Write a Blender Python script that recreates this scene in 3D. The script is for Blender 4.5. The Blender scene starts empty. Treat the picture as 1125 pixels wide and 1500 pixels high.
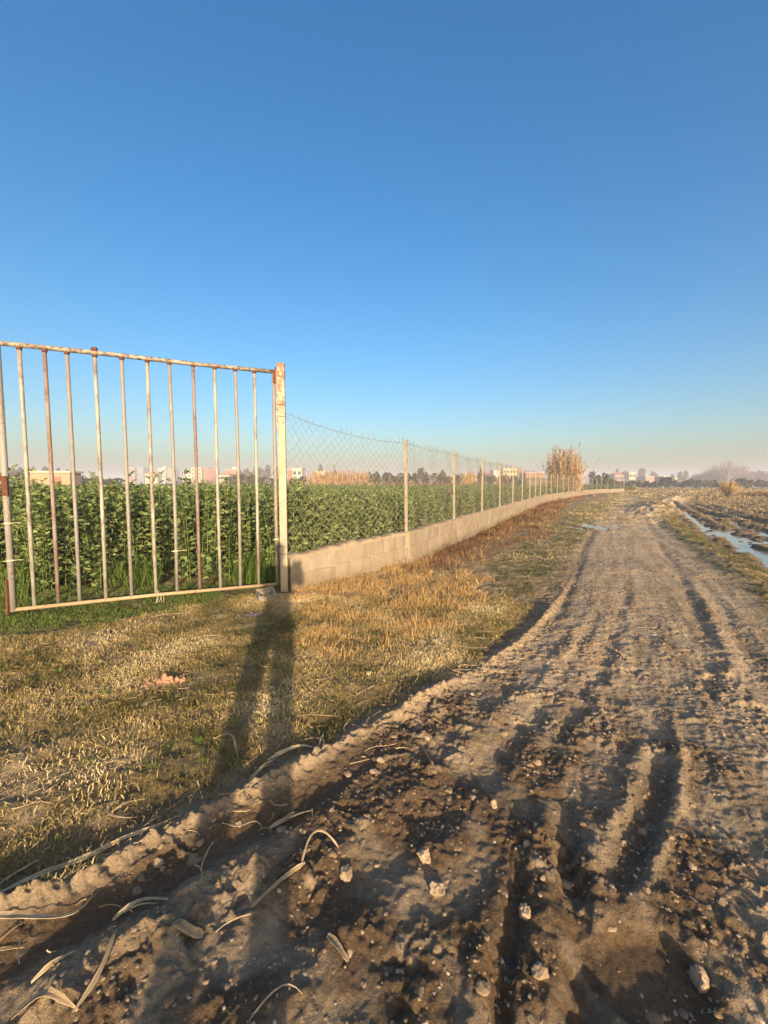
import bpy, math, random
import numpy as np
from mathutils import Vector, Matrix
random.seed(7)
RNG = np.random.default_rng(7)
S = bpy.context.scene
COL = S.collection
PI = math.pi

# ------------------------------------------------------------------ camera
HC, F, PITCH = 1.45, 600.0, math.radians(4.0)      # eye height, focal length in photo pixels, pitch down
cam_d = bpy.data.cameras.new('camera')
cam_d.sensor_fit = 'VERTICAL'; cam_d.sensor_height = 24.0; cam_d.lens = F / 1500 * 24.0
cam_d.clip_start = 0.02; cam_d.clip_end = 6000
cam = bpy.data.objects.new('camera', cam_d); COL.objects.link(cam)
cam.location = (0, 0, HC); cam.rotation_euler = (PI / 2 - PITCH, 0, 0)
S.camera = cam

def ray(px, py):
    dx, dy = (px - 562.5) / F, (py - 750) / F
    return np.array([dx, math.cos(PITCH) - dy * math.sin(PITCH), -math.sin(PITCH) - dy * math.cos(PITCH)])
def G(px, py, z=0.0):
    "ground point seen at a photo pixel"
    r = ray(px, py); t = (z - HC) / r[2]
    return np.array([r[0] * t, r[1] * t])
def D(px, py, Y):
    "point at forward distance Y seen at a photo pixel"
    r = ray(px, py); t = Y / r[1]
    return np.array([r[0] * t, Y, HC + r[2] * t])
def GL(pts, z=0.0): return np.array([G(a, b, z) for a, b in pts])

# ------------------------------------------------------------------ noise
def _hash(ix, iy, seed):
    h = (ix.astype(np.int64) * 374761393 + iy.astype(np.int64) * 668265263 + seed * 1442695041) & 0xFFFFFFFF
    h = ((h ^ (h >> 13)) * 1274126177) & 0xFFFFFFFF
    h = ((h ^ (h >> 16)) * 2246822519) & 0xFFFFFFFF
    h = h ^ (h >> 15)
    return (h & 0xFFFFFF) / float(0x1000000)
def perlin(x, y, seed=0):
    x0, y0 = np.floor(x), np.floor(y); fx, fy = x - x0, y - y0
    ix, iy = x0.astype(np.int64), y0.astype(np.int64)
    u, v = fx * fx * fx * (fx * (fx * 6 - 15) + 10), fy * fy * fy * (fy * (fy * 6 - 15) + 10)
    def g(a, b):
        ang = _hash(ix + a, iy + b, seed) * 2 * PI
        return np.cos(ang) * (fx - a) + np.sin(ang) * (fy - b)
    n0 = g(0, 0) * (1 - u) + g(1, 0) * u
    n1 = g(0, 1) * (1 - u) + g(1, 1) * u
    return (n0 * (1 - v) + n1 * v) * 1.5
def fbm(x, y, oc=4, seed=0, gain=.5):
    r = 0; a = 1.0; f = 1.0
    for o in range(oc):
        r = r + a * perlin(x * f + 17.3 * o, y * f - 9.1 * o, seed + o); a *= gain; f *= 2.03
    return r
def worley(x, y, seed=0):
    ix, iy = np.floor(x).astype(np.int64), np.floor(y).astype(np.int64)
    best = np.full(x.shape, 9.0); cid = np.zeros(x.shape)
    for a in (-1, 0, 1):
        for b in (-1, 0, 1):
            cx, cy = ix + a, iy + b
            px, py = cx + _hash(cx, cy, seed), cy + _hash(cx, cy, seed + 7)
            d = (px - x) ** 2 + (py - y) ** 2
            m = d < best
            best = np.where(m, d, best); cid = np.where(m, _hash(cx, cy, seed + 13), cid)
    return np.sqrt(best), cid
def plates(x, y, seed, tilt):
    "cracked, tipped plates: height from a random tilt per cell, and closeness to the cell edge"
    ix, iy = np.floor(x).astype(np.int64), np.floor(y).astype(np.int64)
    f1 = np.full(x.shape, 9.0); f2 = np.full(x.shape, 9.0); ox = np.zeros(x.shape); oy = np.zeros(x.shape); cid = np.zeros(x.shape); ca = np.zeros(x.shape)
    for a in (-1, 0, 1):
        for b in (-1, 0, 1):
            cx, cy = ix + a, iy + b
            dx, dy = x - cx - _hash(cx, cy, seed), y - cy - _hash(cx, cy, seed + 7); d = np.hypot(dx, dy)
            m = d < f1
            f2 = np.where(m, f1, np.minimum(f2, d)); f1 = np.where(m, d, f1)
            ox = np.where(m, dx, ox); oy = np.where(m, dy, oy); cid = np.where(m, _hash(cx, cy, seed + 13), cid); ca = np.where(m, _hash(cx, cy, seed + 19), ca)
    e = np.clip((f2 - f1) / .22, 0, 1); an = ca * 2 * PI
    return (cid - .5 + tilt * (ox * np.cos(an) + oy * np.sin(an))) * e, e, cid
def sstep(a, b, x):
    t = np.clip((x - a) / (b - a), 0, 1); return t * t * (3 - 2 * t)

def pdist(x, y, pts):
    "distance to polyline, sign (+ left of its direction), fraction along it"
    best = np.full(x.shape, 1e9); sgn = np.ones(x.shape); par = np.zeros(x.shape)
    seg = np.linalg.norm(np.diff(pts, axis=0), axis=1); cum = np.concatenate([[0], np.cumsum(seg)]); L = cum[-1]
    for i in range(len(pts) - 1):
        a, b = pts[i], pts[i + 1]; dx, dy = b - a; l2 = dx * dx + dy * dy
        t = np.clip(((x - a[0]) * dx + (y - a[1]) * dy) / l2, 0, 1)
        d = np.hypot(x - a[0] - t * dx, y - a[1] - t * dy)
        m = d < best
        best = np.where(m, d, best)
        sgn = np.where(m, np.sign(dx * (y - a[1]) - dy * (x - a[0])), sgn)
        par = np.where(m, (cum[i] + t * seg[i]) / L, par)
    return best, sgn, par
def inpoly(x, y, poly):
    r = np.zeros(x.shape, bool); n = len(poly)
    for i in range(n):
        x1, y1 = poly[i]; x2, y2 = poly[(i + 1) % n]
        if y1 == y2: continue
        c = ((y1 > y) != (y2 > y)) & (x < (x2 - x1) * (y - y1) / (y2 - y1) + x1)
        r ^= c
    return r

# ------------------------------------------------------------------ wall line
W0, W1 = np.array([-1.25, 5.43]), np.array([0.454, 7.18])
W_PATH = np.array([W0, W1, W1 + 8 * np.array([1.283, 2.601]), (14.0, 33.9), (19.3, 42.0), (25.6, 52.0), (32.0, 60.0), (39.0, 66.5)])
w_seg = np.linalg.norm(np.diff(W_PATH, axis=0), axis=1); w_cum = np.concatenate([[0], np.cumsum(w_seg)])
WL = w_cum[-1]
def wpos(s, off=0.0):
    "point on the wall's front line, off metres towards the track"
    s = min(max(s, 0), WL - 1e-6); i = int(np.searchsorted(w_cum, s, 'right') - 1)
    t = (W_PATH[i + 1] - W_PATH[i]) / w_seg[i]
    p = W_PATH[i] + t * (s - w_cum[i])
    return p + np.array([t[1], -t[0]]) * off, t

# ------------------------------------------------------------------ ground height
A_LINE = GL([(-330, 1560), (-60, 1352), (20, 1325), (130, 1283), (200, 1245), (270, 1212), (330, 1180), (390, 1155), (440, 1130), (540, 1075), (620, 1030),
             (700, 985), (760, 945), (800, 905), (835, 855), (856, 805), (872, 772), (892, 742), (915, 726), (935, 719)])
R_LINE = GL([(1500, 1250), (1250, 985), (1125, 885), (1050, 826), (1000, 790), (970, 765), (952, 746), (948, 734), (962, 724), (985, 717)])
RUT_UP = GL([(760, 960), (815, 900), (838, 852), (855, 804), (870, 776)])
TROUGH = GL([(-120, 1470), (0, 1400), (120, 1335), (260, 1285), (400, 1195), (480, 1150), (560, 1105)])
MOUND = GL([(20, 1510), (130, 1425), (230, 1352), (330, 1272), (420, 1232)])
RUT1 = GL([(868, 1560), (858, 1480), (850, 1400), (840, 1310), (828, 1225), (815, 1150)])
RUT2 = GL([(730, 1560), (738, 1480), (745, 1400), (757, 1330), (772, 1250)])
POOL = G(955, 1440)
RIDGE_E = GL([(922, 1345), (950, 1290), (975, 1232), (993, 1180), (1000, 1110), (985, 1060)])
TROUGH_E = GL([(900, 1310), (935, 1240), (955, 1180), (968, 1110)])
RIDGE_E2 = GL([(868, 1292), (890, 1232), (915, 1180), (932, 1130), (948, 1085)])
RUT_R = GL([(1090, 1140), (1072, 1070), (1060, 1015), (1042, 960), (1020, 890), (990, 830), (955, 775), (930, 745)])
RIDGE_R = GL([(1110, 1110), (1085, 1030), (1066, 970), (1040, 900), (1005, 835)])
RUT_B = GL([(300, 1500), (420, 1370), (520, 1290), (640, 1190), (740, 1090), (800, 1010)])
RUT_M = GL([(560, 1500), (620, 1350), (690, 1200), (770, 1080), (850, 960), (890, 880), (903, 800), (905, 752)])
RUT_N = GL([(640, 1500), (700, 1330), (760, 1170), (830, 1050), (890, 950), (915, 860), (922, 790), (915, 748)])
RUT_X = GL([(1200, 1130), (1125, 1010), (1060, 900), (1000, 822), (952, 767), (930, 742)])
ZF = -0.15                                            # level of the field on the right
ST1 = GL([(986, 738), (1000, 748), (1020, 762), (1045, 775), (1075, 788), (1100, 801), (1145, 822), (1250, 875)], ZF)
ST2 = GL([(1072, 763), (1100, 774), (1135, 784), (1200, 797)], ZF)
ST3 = GL([(1060, 775), (1085, 785), (1130, 797), (1220, 820)], ZF)
DRY1 = GL([(1015, 738), (1045, 748), (1080, 757), (1130, 768), (1200, 780)], ZF)
BOG = GL([(1010, 768), (1045, 778), (1080, 795), (1150, 835), (1125, 822), (1085, 806), (1045, 790)], ZF)
BOGL = GL([(1012, 771), (1045, 784), (1085, 802), (1125, 820), (1200, 860)], ZF)
PUD = G(866, 770); PUD2 = G(838, 771)
HEAP = GL([(940, 768), (955, 752), (972, 738), (995, 729), (1015, 726)])
WATER_Z, PUD_Z = -0.198, -0.035

def gauss(d, s): return np.exp(-(d / s) ** 2)
def ground(x, y, masks=False):
    x = np.asarray(x, float); y = np.asarray(y, float)
    r = np.hypot(x, y)
    dA, sA, pA = pdist(x, y, A_LINE); sdA = dA * sA
    dR, sR, pR = pdist(x, y, R_LINE); sdR = dR * sR
    wob = fbm(x * 1.7, y * 1.7, 3, 3) * .05
    track = sstep(.02, -.06, sdA + wob * .6) * sstep(-.05, .15, sdR + wob * 2)
    near = sstep(14, 5, r)
    n_lo = fbm(x * .55, y * .55, 4, 1)
    n_md = fbm(x * 3.1, y * 3.1, 4, 11)
    n_hi = fbm(x * 14, y * 14, 3, 21)
    h = .028 * n_lo + .006 * n_md
    far = sstep(60, 200, r); h = h * (1 - far)
    c1, i1 = worley(x * 13 + .3 * n_hi, y * 13 + .3 * n_md, 31); c2, i2 = worley(x * 29, y * 29, 37)
    bil = np.abs(perlin(x * 17, y * 17, 81)) + .5 * np.abs(perlin(x * 37, y * 37, 82)) + .25 * np.abs(perlin(x * 75, y * 75, 83)); drg = fbm(x * 6.5 + 1.5 * n_md, y * 6.5, 4, 84)
    clod = np.sqrt(np.clip(1 - (c1 / .55) ** 2, 0, 1)) * np.clip(i1 * 1.8 - .8, 0, 1)
    peb = np.sqrt(np.clip(1 - (c2 / .5) ** 2, 0, 1)) * np.clip(i2 * 1.6 - .55, 0, 1)
    rough = sstep(-.15, .35, n_md + .45 * n_lo)
    strg = track * (.26 + .54 * sstep(6.5, 2.6, r))
    h = h + strg * (.0045 * n_md + .004 * n_hi + .0035 * drg * (.4 + rough) + .016 * (.4 - bil) * (.5 + .5 * rough) + rough * (.014 * clod + .008 * peb) + .004 * peb) + (1 - track) * (.008 * n_hi + .022 * np.abs(n_md)) * sstep(60, 25, r) + track * sstep(9, 20, y) * sstep(90, 60, y) * (.05 * n_lo + .035 * n_md)
    brk = sstep(-.05, .3, .8 * fbm(x * 1.9, y * 1.9, 4, 86) + .25 * n_lo) * sstep(5.0, 2.4, y)
    wx, wy = x + .02 * n_hi + .04 * n_md, y + .02 * np.roll(n_hi, 1) - .04 * n_md
    p1, e1, k1 = plates(wx * 9.5, wy * 9.5, 201, 1.1); p2, e2, k2 = plates(wx * 23, wy * 23, 207, 1.2)
    h = h + track * brk * (.019 * p1 + .012 * p2)
    # long scuffs dragged along the track
    dirx, diry = .5, .866
    su, sv = x * diry - y * dirx, x * dirx + y * diry
    h = h + strg * (.0035 * fbm(su * 5.5, sv * .5, 3, 41) + .0045 * fbm(su * 16, sv * 1.6, 3, 42))
    jag = .75 + .55 * fbm(x * 7, y * 7, 3, 51)
    # ridge thrown up on the left edge of the track
    aA = .030 * sstep(7.5, 3.2, y) + .022 * sstep(20, 8, y)
    h = h + aA * np.exp(-np.abs(dA + .022 * n_hi + .02 * n_md) / .042) * np.clip(.85 + .55 * fbm(x * 1.9, y * 1.9, 3, 52) + .22 * fbm(x * 26, y * 26, 2, 53), .1, 1.7) * 1.15 + gauss(dA, .09) * sstep(9, 4, y) * (.020 * (.38 - bil) + .004 * clod)
    h = h - .018 * gauss(sdA - .2, .12) * sstep(8, 3, y)
    h = h + .05 * sstep(.02, -.5, sdA) * track * sstep(9, 4, y) * .35
    d, _, p = pdist(x, y, RUT_UP); h = h - .035 * gauss(d, .075) * sstep(0, .25, p)
    ru = gauss(d, .10) * sstep(0, .2, p)
    d, _, p = pdist(x, y, TROUGH); tr = gauss(d, .085) * sstep(1, .75, p); h = h * (1 - .75 * tr) - .03 * tr
    d, _, p = pdist(x, y, MOUND); mo = gauss(d, .08) * sstep(0, .1, p) * sstep(1, .85, p); h = h + .03 * mo * np.clip(jag, .3, 1.3)
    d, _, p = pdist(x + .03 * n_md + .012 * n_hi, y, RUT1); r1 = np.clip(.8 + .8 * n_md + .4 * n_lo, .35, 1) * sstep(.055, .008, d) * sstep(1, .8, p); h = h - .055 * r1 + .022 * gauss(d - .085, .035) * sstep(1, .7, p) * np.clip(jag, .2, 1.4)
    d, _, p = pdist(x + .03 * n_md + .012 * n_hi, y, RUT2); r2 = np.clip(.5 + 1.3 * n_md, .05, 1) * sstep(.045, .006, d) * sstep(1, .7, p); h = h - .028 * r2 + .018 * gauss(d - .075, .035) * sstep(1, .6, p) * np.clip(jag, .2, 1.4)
    dp = np.hypot((x - POOL[0]) / .15, (y - POOL[1]) / .13) + .25 * n_md
    po = sstep(1.25, .75, dp); h = h * (1 - .8 * po) - .026 * po
    h = h + .013 * gauss(dp - 1.5, .25) * np.clip(jag, .2, 1.3) * near
    d, _, p = pdist(x, y, TROUGH_E); te = gauss(d, .07) * sstep(0, .1, p) * sstep(1, .8, p); h = h * (1 - .7 * te) - .014 * te
    d, _, p = pdist(x + .01 * n_hi, y, RIDGE_E); re = gauss(d, .032) * sstep(0, .08, p) * sstep(1, .8, p); h = h + .026 * re * np.clip(jag, .4, 1.3)
    d, _, p = pdist(x + .012 * n_hi, y, RIDGE_E2); re2 = gauss(d, .045) * sstep(0, .1, p) * sstep(1, .85, p); h = h + .028 * re2 * np.clip(jag * 1.2 - .2, 0, 1.5)
    d, _, p = pdist(x + .03 * n_md, y, RUT_R); rr = gauss(d, .10) * sstep(0, .12, p) * sstep(1, .8, p); h = h - .024 * rr * np.clip(.7 + .9 * n_md, .1, 1.4)
    d, _, p = pdist(x + .03 * n_md, y, RIDGE_R); h = h + .018 * gauss(d, .09) * sstep(0, .1, p) * sstep(1, .7, p) * np.clip(jag, .3, 1.3)
    for ln, dep, wd in ((RUT_B, .018, .09), (RUT_M, .015, .075), (RUT_N, .018, .085), (RUT_X, .018, .09)):
        d, s, p = pdist(x + .03 * n_md, y, ln)
        fd = sstep(0, .12, p) * sstep(1, .85, p)
        fd = fd * (1 - .82 * sstep(3.0, 6.5, y)); h = h - dep * gauss(d, wd) * fd + dep * .8 * gauss(d - wd * 1.5, wd * .6) * fd * np.clip(jag, .1, 1.4)
    # raised tuft strip between the wheel lines, far
    # right: verge falls to the wet field
    fld = sstep(.1, -1.3, sdR)
    wetn = fbm(x * 1.1, y * 1.1, 4, 61)
    fmask = fld * sstep(80, 45, r)
    h = h + ZF * fmask + .035 * wetn * fmask
    h = h + .05 * gauss(sdR + .25, .3) * sstep(25, 12, r) * (.7 + .6 * n_md)
    st = np.zeros(x.shape); bank = np.zeros(x.shape)
    for ln, wd, dep in ((ST1, .19, .17), (ST2, .19, .15), (ST3, .18, .14)):
        d, s, p = pdist(x + .25 * wetn, y + .15 * n_md, ln)
        k = gauss(d, wd) * sstep(0, .05, p)
        h = h - dep * k * fmask; st = np.maximum(st, k * fmask)
        b = gauss(d - wd * 2.1, wd * .7); h = h + .045 * b * fmask * (.7 + .5 * n_md); bank = np.maximum(bank, b * fmask)
    d, s, p = pdist(x + .25 * wetn, y + .15 * n_md, ST1); fz = sstep(7.5, 5.5, d) * sstep(.5, .8, d) * (s > 0) * sstep(34, 28, y) * fmask
    fz = np.where(s > 0, fz, 0); h = h - fz * (.012 - .062 * np.sin(d * 2 * PI / 1.25 + .8) * np.clip(.7 + .8 * wetn, .1, 1.4)); bank = np.maximum(bank, fz * .75)
    d, s, p = pdist(x + .2 * wetn, y, DRY1); h = h - .07 * gauss(d, .2) * fmask + .06 * gauss(d - .4, .2) * fmask
    bank = np.maximum(bank, gauss(d, .25) * fmask * .8)
    h = h + .035 * fbm(su * 2.2, sv * .7, 4, 63) * fmask * sstep(30, 22, y)
    d, s, p = pdist(x, y, BOGL); bg = gauss(d, .55) * fmask; h = h - .085 * bg + .045 * bg * n_md
    d, s, p = pdist(x, y, HEAP); hp = gauss(d, .85) * sstep(0, .2, p) * sstep(1, .8, p); h = h + .32 * hp * np.clip(.8 + .6 * n_lo + .25 * n_md, .2, 1.6)
    pu = np.minimum(np.hypot((x - PUD[0] - .25 * (y - PUD[1]) * .5) / .42, (y - PUD[1]) / 1.15), np.hypot((x - PUD2[0]) / .4, (y - PUD2[1]) / 1.2) + .15) + .3 * n_md
    pm = sstep(1.25, .6, pu); h = h * (1 - .8 * pm) - .075 * pm
    # a slight rise towards the wall foot
    if not masks: return h
    lawn_side = sstep(-.02, .25, sdA + wob)
    green = np.zeros(x.shape)
    m = dict(track=track, lawn=lawn_side, fld=fmask, st=np.maximum(st, pm), bank=bank, bog=bg, heap=hp,
             mud=np.clip(.9 * tr + .9 * r1 + .8 * r2 + po + .25 * rr + ru * .55 + .5 * gauss(sdA - .18, .14) * sstep(9, 4, y) + .8 * gauss(sdA + .15, .085) * sstep(3.6, 2.2, y) + track * .30 * sstep(3.2, 1.8, y) * (1 - sstep(.7, 1.0, x / np.maximum(y, .3))) + track * sstep(3.4, 1.5, y) * sstep(-.15, .35, n_lo * .5 + .5 * n_md + .35 * sstep(3.0, 1.3, y) - .5 * sstep(.75, 1.15, x / np.maximum(y, .3)) - .35 * sstep(-.45, -.75, x / np.maximum(y, .3))) * .85, 0, 1),  # wet mud; also shade painted beside the ridge, in narrow ruts, towards the camera
             grey=te, ridge=np.clip(gauss(dA, .055) * sstep(7, 4, y) + .9 * mo + 1.2 * re + 1.2 * re2, 0, 1), plate=brk * (.6 * k1 + .4 * k2), brk=brk, sdA=sdA, sdR=sdR, n_md=n_md, n_lo=n_lo, rough=rough, verge=sstep(.35, -.1, sdR + wob * 2) * sstep(-1.4, -.8, sdR))
    return h, m

def gz(x, y): return float(ground(np.array([x]), np.array([y]))[0])

# ------------------------------------------------------------------ mesh helpers
def link(name, me, parent=None):
    o = bpy.data.objects.new(name, me); COL.objects.link(o)
    if parent is not None: o.parent = parent
    return o
def tag(o, label=None, cat=None, group=None, kind=None):
    if label: o['label'] = label
    if cat: o['category'] = cat
    if group: o['group'] = group
    if kind: o['kind'] = kind
    return o
def empty(name, label, cat, loc=(0, 0, 0), rz=0.0, group=None):
    o = bpy.data.objects.new(name, None); COL.objects.link(o); o.empty_display_size = .1
    o.location = loc; o.rotation_euler = (0, 0, rz)
    return tag(o, label, cat, group)
def raw_mesh(name, V, FS, mat, smooth=False, tint=None):
    "V (n,3); FS list of (k,m) index arrays"
    me = bpy.data.meshes.new(name)
    V = np.asarray(V, np.float32)
    me.vertices.add(len(V)); me.vertices.foreach_set('co', V.ravel())
    FS = [np.asarray(f, np.int32) for f in FS if len(f)]
    tot = np.concatenate([np.full(len(f), f.shape[1], np.int32) for f in FS])
    idx = np.concatenate([f.ravel() for f in FS])
    me.loops.add(len(idx)); me.loops.foreach_set('vertex_index', idx)
    me.polygons.add(len(tot))
    st = np.concatenate([[0], np.cumsum(tot)[:-1]]).astype(np.int32)
    me.polygons.foreach_set('loop_start', st)
    me.polygons.foreach_set('use_smooth', np.full(len(tot), smooth))
    if tint is not None:
        a = me.attributes.new('tint', 'FLOAT', 'POINT'); a.data.foreach_set('value', np.asarray(tint, np.float32))
    me.update(calc_edges=True); me.validate()
    for m in (mat if isinstance(mat, list) else [mat]): me.materials.append(m)
    return me
class MB:
    def __init__(s): s.v = []; s.f4 = []; s.f3 = []; s.t = []; s.n = 0
    def add(s, V, f4=(), f3=(), t=0.5):
        V = np.asarray(V, float).reshape(-1, 3)
        if len(f4): s.f4.append(np.asarray(f4) + s.n)
        if len(f3): s.f3.append(np.asarray(f3) + s.n)
        s.v.append(V); s.t.append(np.full(len(V), t) if np.isscalar(t) else np.asarray(t)); s.n += len(V); return s
    def box(s, c, d, M=None, jit=0, t=.5):
        x, y, z = np.array(d) / 2
        V = np.array([(-x, -y, -z), (x, -y, -z), (x, y, -z), (-x, y, -z), (-x, -y, z), (x, -y, z), (x, y, z), (-x, y, z)])
        if jit: V = V + RNG.uniform(-jit, jit, V.shape)
        if M is not None: V = V @ np.array(M).T
        return s.add(V + np.array(c), [(0, 3, 2, 1), (4, 5, 6, 7), (0, 1, 5, 4), (1, 2, 6, 5), (2, 3, 7, 6), (3, 0, 4, 7)], t=t)
    def tube(s, P, R, n=8, cap=True, t=.5):
        P = np.asarray(P, float); k = len(P); R = np.full(k, R) if np.isscalar(R) else np.asarray(R)
        T = np.gradient(P, axis=0); T /= np.linalg.norm(T, axis=1)[:, None] + 1e-12
        up = np.array([0, 0, 1.0]) if abs(T[0][2]) < .9 else np.array([1.0, 0, 0])
        ang = np.arange(n) * 2 * PI / n; V = []
        for i in range(k):
            a = np.cross(T[i], up); a /= np.linalg.norm(a); b = np.cross(T[i], a); up = -np.cross(a, T[i]) if False else up
            V.append(P[i] + R[i] * (np.cos(ang)[:, None] * a + np.sin(ang)[:, None] * b))
        V = np.concatenate(V); q = []
        for i in range(k - 1):
            for j in range(n):
                q.append((i * n + j, i * n + (j + 1) % n, (i + 1) * n + (j + 1) % n, (i + 1) * n + j))
        f3 = []
        if cap:
            V = np.concatenate([V, P[:1], P[-1:]]); c0, c1 = k * n, k * n + 1
            for j in range(n):
                f3.append((c0, (j + 1) % n, j)); f3.append((c1, (k - 1) * n + j, (k - 1) * n + (j + 1) % n))
        return s.add(V, q, f3, t)
    def segs(s, A, B, r, n=3, t=.5):
        "many straight wires at once"
        A, B = np.asarray(A, float), np.asarray(B, float); m = len(A)
        T = B - A; T /= np.linalg.norm(T, axis=1)[:, None] + 1e-12
        u = np.where(np.abs(T[:, 2:3]) < .9, np.array([[0, 0, 1.0]]), np.array([[1.0, 0, 0]]))
        a = np.cross(T, u); a /= np.linalg.norm(a, axis=1)[:, None]; b = np.cross(T, a)
        V = []
        for P in (A, B):
            for j in range(n):
                th = 2 * PI * j / n; V.append(P + r * (math.cos(th) * a + math.sin(th) * b))
        V = np.stack(V, 1).reshape(-1, 3)
        base = np.arange(m)[:, None] * 2 * n; q = []
        for j in range(n):
            q.append(np.concatenate([base + j, base + (j + 1) % n, base + n + (j + 1) % n, base + n + j], 1))
        return s.add(V, np.concatenate(q), t=t)
    def mesh(s, name, mat, smooth=False):
        fs = []
        if s.f4: fs.append(np.concatenate(s.f4))
        if s.f3: fs.append(np.concatenate(s.f3))
        return raw_mesh(name, np.concatenate(s.v), fs, mat, smooth, np.concatenate(s.t))
    def build(s, name, mat, parent=None, smooth=False):
        return link(name, s.mesh(name, mat, smooth), parent)
def rotz(a): return np.array([[math.cos(a), -math.sin(a), 0], [math.sin(a), math.cos(a), 0], [0, 0, 1]])

# ------------------------------------------------------------------ materials
class NT:
    def __init__(s, name):
        s.m = bpy.data.materials.new(name); s.m.use_nodes = True; s.t = s.m.node_tree
        s.b = s.t.nodes['Principled BSDF']; s.out = s.t.nodes['Material Output']; s.co = None
    def n(s, typ, **kw):
        nd = s.t.nodes.new(typ)
        for k, v in kw.items():
            if k.startswith('i_'): nd.inputs[k[2:].replace('_', ' ')].default_value = v
            else: setattr(nd, k, v)
        return nd
    def l(s, a, b): s.t.links.new(a, b)
    def coord(s):
        if s.co is None: s.co = s.n('ShaderNodeTexCoord')
        return s.co.outputs['Object']
    def noise(s, scale, det=4, rough=.6, vec=None):
        nd = s.n('ShaderNodeTexNoise'); nd.inputs['Scale'].default_value = scale; nd.inputs['Detail'].default_value = det; nd.inputs['Roughness'].default_value = rough
        s.l(vec or s.coord(), nd.inputs['Vector']); return nd.outputs['Fac']
    def ramp(s, fac, stops, interp='LINEAR'):
        nd = s.n('ShaderNodeValToRGB'); cr = nd.color_ramp; cr.interpolation = interp
        while len(cr.elements) < len(stops): cr.elements.new(.5)
        for e, (p, c) in zip(cr.elements, stops):
            e.position = p; e.color = (c, c, c, 1) if np.isscalar(c) else tuple(c) + (1,)
        s.l(fac, nd.inputs['Fac']); return nd.outputs['Color']
    def mix(s, fac, a, b, mode='MIX'):
        nd = s.n('ShaderNodeMix'); nd.data_type = 'RGBA'; nd.blend_type = mode
        for v, k in ((fac, 0), (a, 6), (b, 7)):
            if hasattr(v, 'links') or hasattr(v, 'is_linked'): s.l(v, nd.inputs[k])
            elif np.isscalar(v): nd.inputs[k].default_value = v
            else: nd.inputs[k].default_value = tuple(v) + (1,)
        return nd.outputs[2]
    def attr(s, name):
        nd = s.n('ShaderNodeAttribute'); nd.attribute_name = name; return nd
    def math(s, op, a, b=None):
        nd = s.n('ShaderNodeMath'); nd.operation = op
        for v, k in ((a, 0), (b, 1)):
            if v is None: continue
            if hasattr(v, 'is_linked'): s.l(v, nd.inputs[k])
            else: nd.inputs[k].default_value = v
        return nd.outputs[0]
    def bump(s, h, strength=.5, dist=.01, prev=None):
        nd = s.n('ShaderNodeBump'); nd.inputs['Strength'].default_value = strength; nd.inputs['Distance'].default_value = dist
        s.l(h, nd.inputs['Height'])
        if prev is not None: s.l(prev, nd.inputs['Normal'])
        s.l(nd.outputs['Normal'], s.b.inputs['Normal']); return nd.outputs['Normal']
    def done(s, col=None, rough=.8, spec=.3, metal=0):
        if col is not None:
            if hasattr(col, 'is_linked'): s.l(col, s.b.inputs['Base Color'])
            else: s.b.inputs['Base Color'].default_value = tuple(col) + (1,)
        if hasattr(rough, 'is_linked'): s.l(rough, s.b.inputs['Roughness'])
        else: s.b.inputs['Roughness'].default_value = rough
        s.b.inputs['Specular IOR Level'].default_value = spec; s.b.inputs['Metallic'].default_value = metal
        return s.m
def m_plain(name, a, b, scale=6, rough=.8, spec=.3, bump=0, bscale=60, bd=.004):
    n = NT(name); c = n.ramp(n.noise(scale), [(.3, a), (.7, b)])
    if bump: n.bump(n.noise(bscale, 5), bump, bd)
    return n.done(c, rough, spec)
def m_tint(name, stops, rough=.75, spec=.15, trans=.0, var=None):
    "colour of each blade or leaf from its own random value"
    n = NT(name); c = n.ramp(n.attr('tint').outputs['Fac'], stops)
    if var:
        c = n.mix(n.ramp(n.noise(var[0], 3), [(.35, 0.0), (.68, 1.0)]), c, n.mix(var[2] if len(var) > 2 else .55, c, var[1]))
    m = n.done(c, rough, spec)
    if trans:
        tr = n.n('ShaderNodeBsdfTranslucent'); n.l(c, tr.inputs['Color'])
        mx = n.n('ShaderNodeMixShader'); mx.inputs[0].default_value = trans
        n.l(n.b.outputs[0], mx.inputs[1]); n.l(tr.outputs[0], mx.inputs[2]); n.l(mx.outputs[0], n.out.inputs['Surface'])
    return m
def m_paint(name, paint, under, amount, rough=.6, scale=26, stretch=.35, third=None):
    "old flaking paint over rust or primer; amount = share of paint"
    n = NT(name); mp = n.n('ShaderNodeMapping'); mp.inputs['Scale'].default_value = (1, 1, stretch); n.l(n.coord(), mp.inputs['Vector'])
    f = n.noise(scale, 8, .72, mp.outputs['Vector']); e = .06
    k = n.ramp(f, [(max(0, .68 - .36 * amount - e), 1.0), (min(1, .68 - .36 * amount + e), 0.0)])
    g = n.noise(scale * 3.1, 4, .6)
    u = n.mix(n.ramp(g, [(.35, 0.0), (.65, 1.0)]), under, third or tuple(min(1, v * 1.7) for v in under))
    p = n.mix(n.ramp(n.noise(4, 4), [(.35, 0.0), (.7, 1.0)]), paint, tuple(v * .72 for v in paint))
    c = n.mix(k, p, u)
    n.bump(f, .35, .003)
    return n.done(c, rough, .3)

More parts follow.
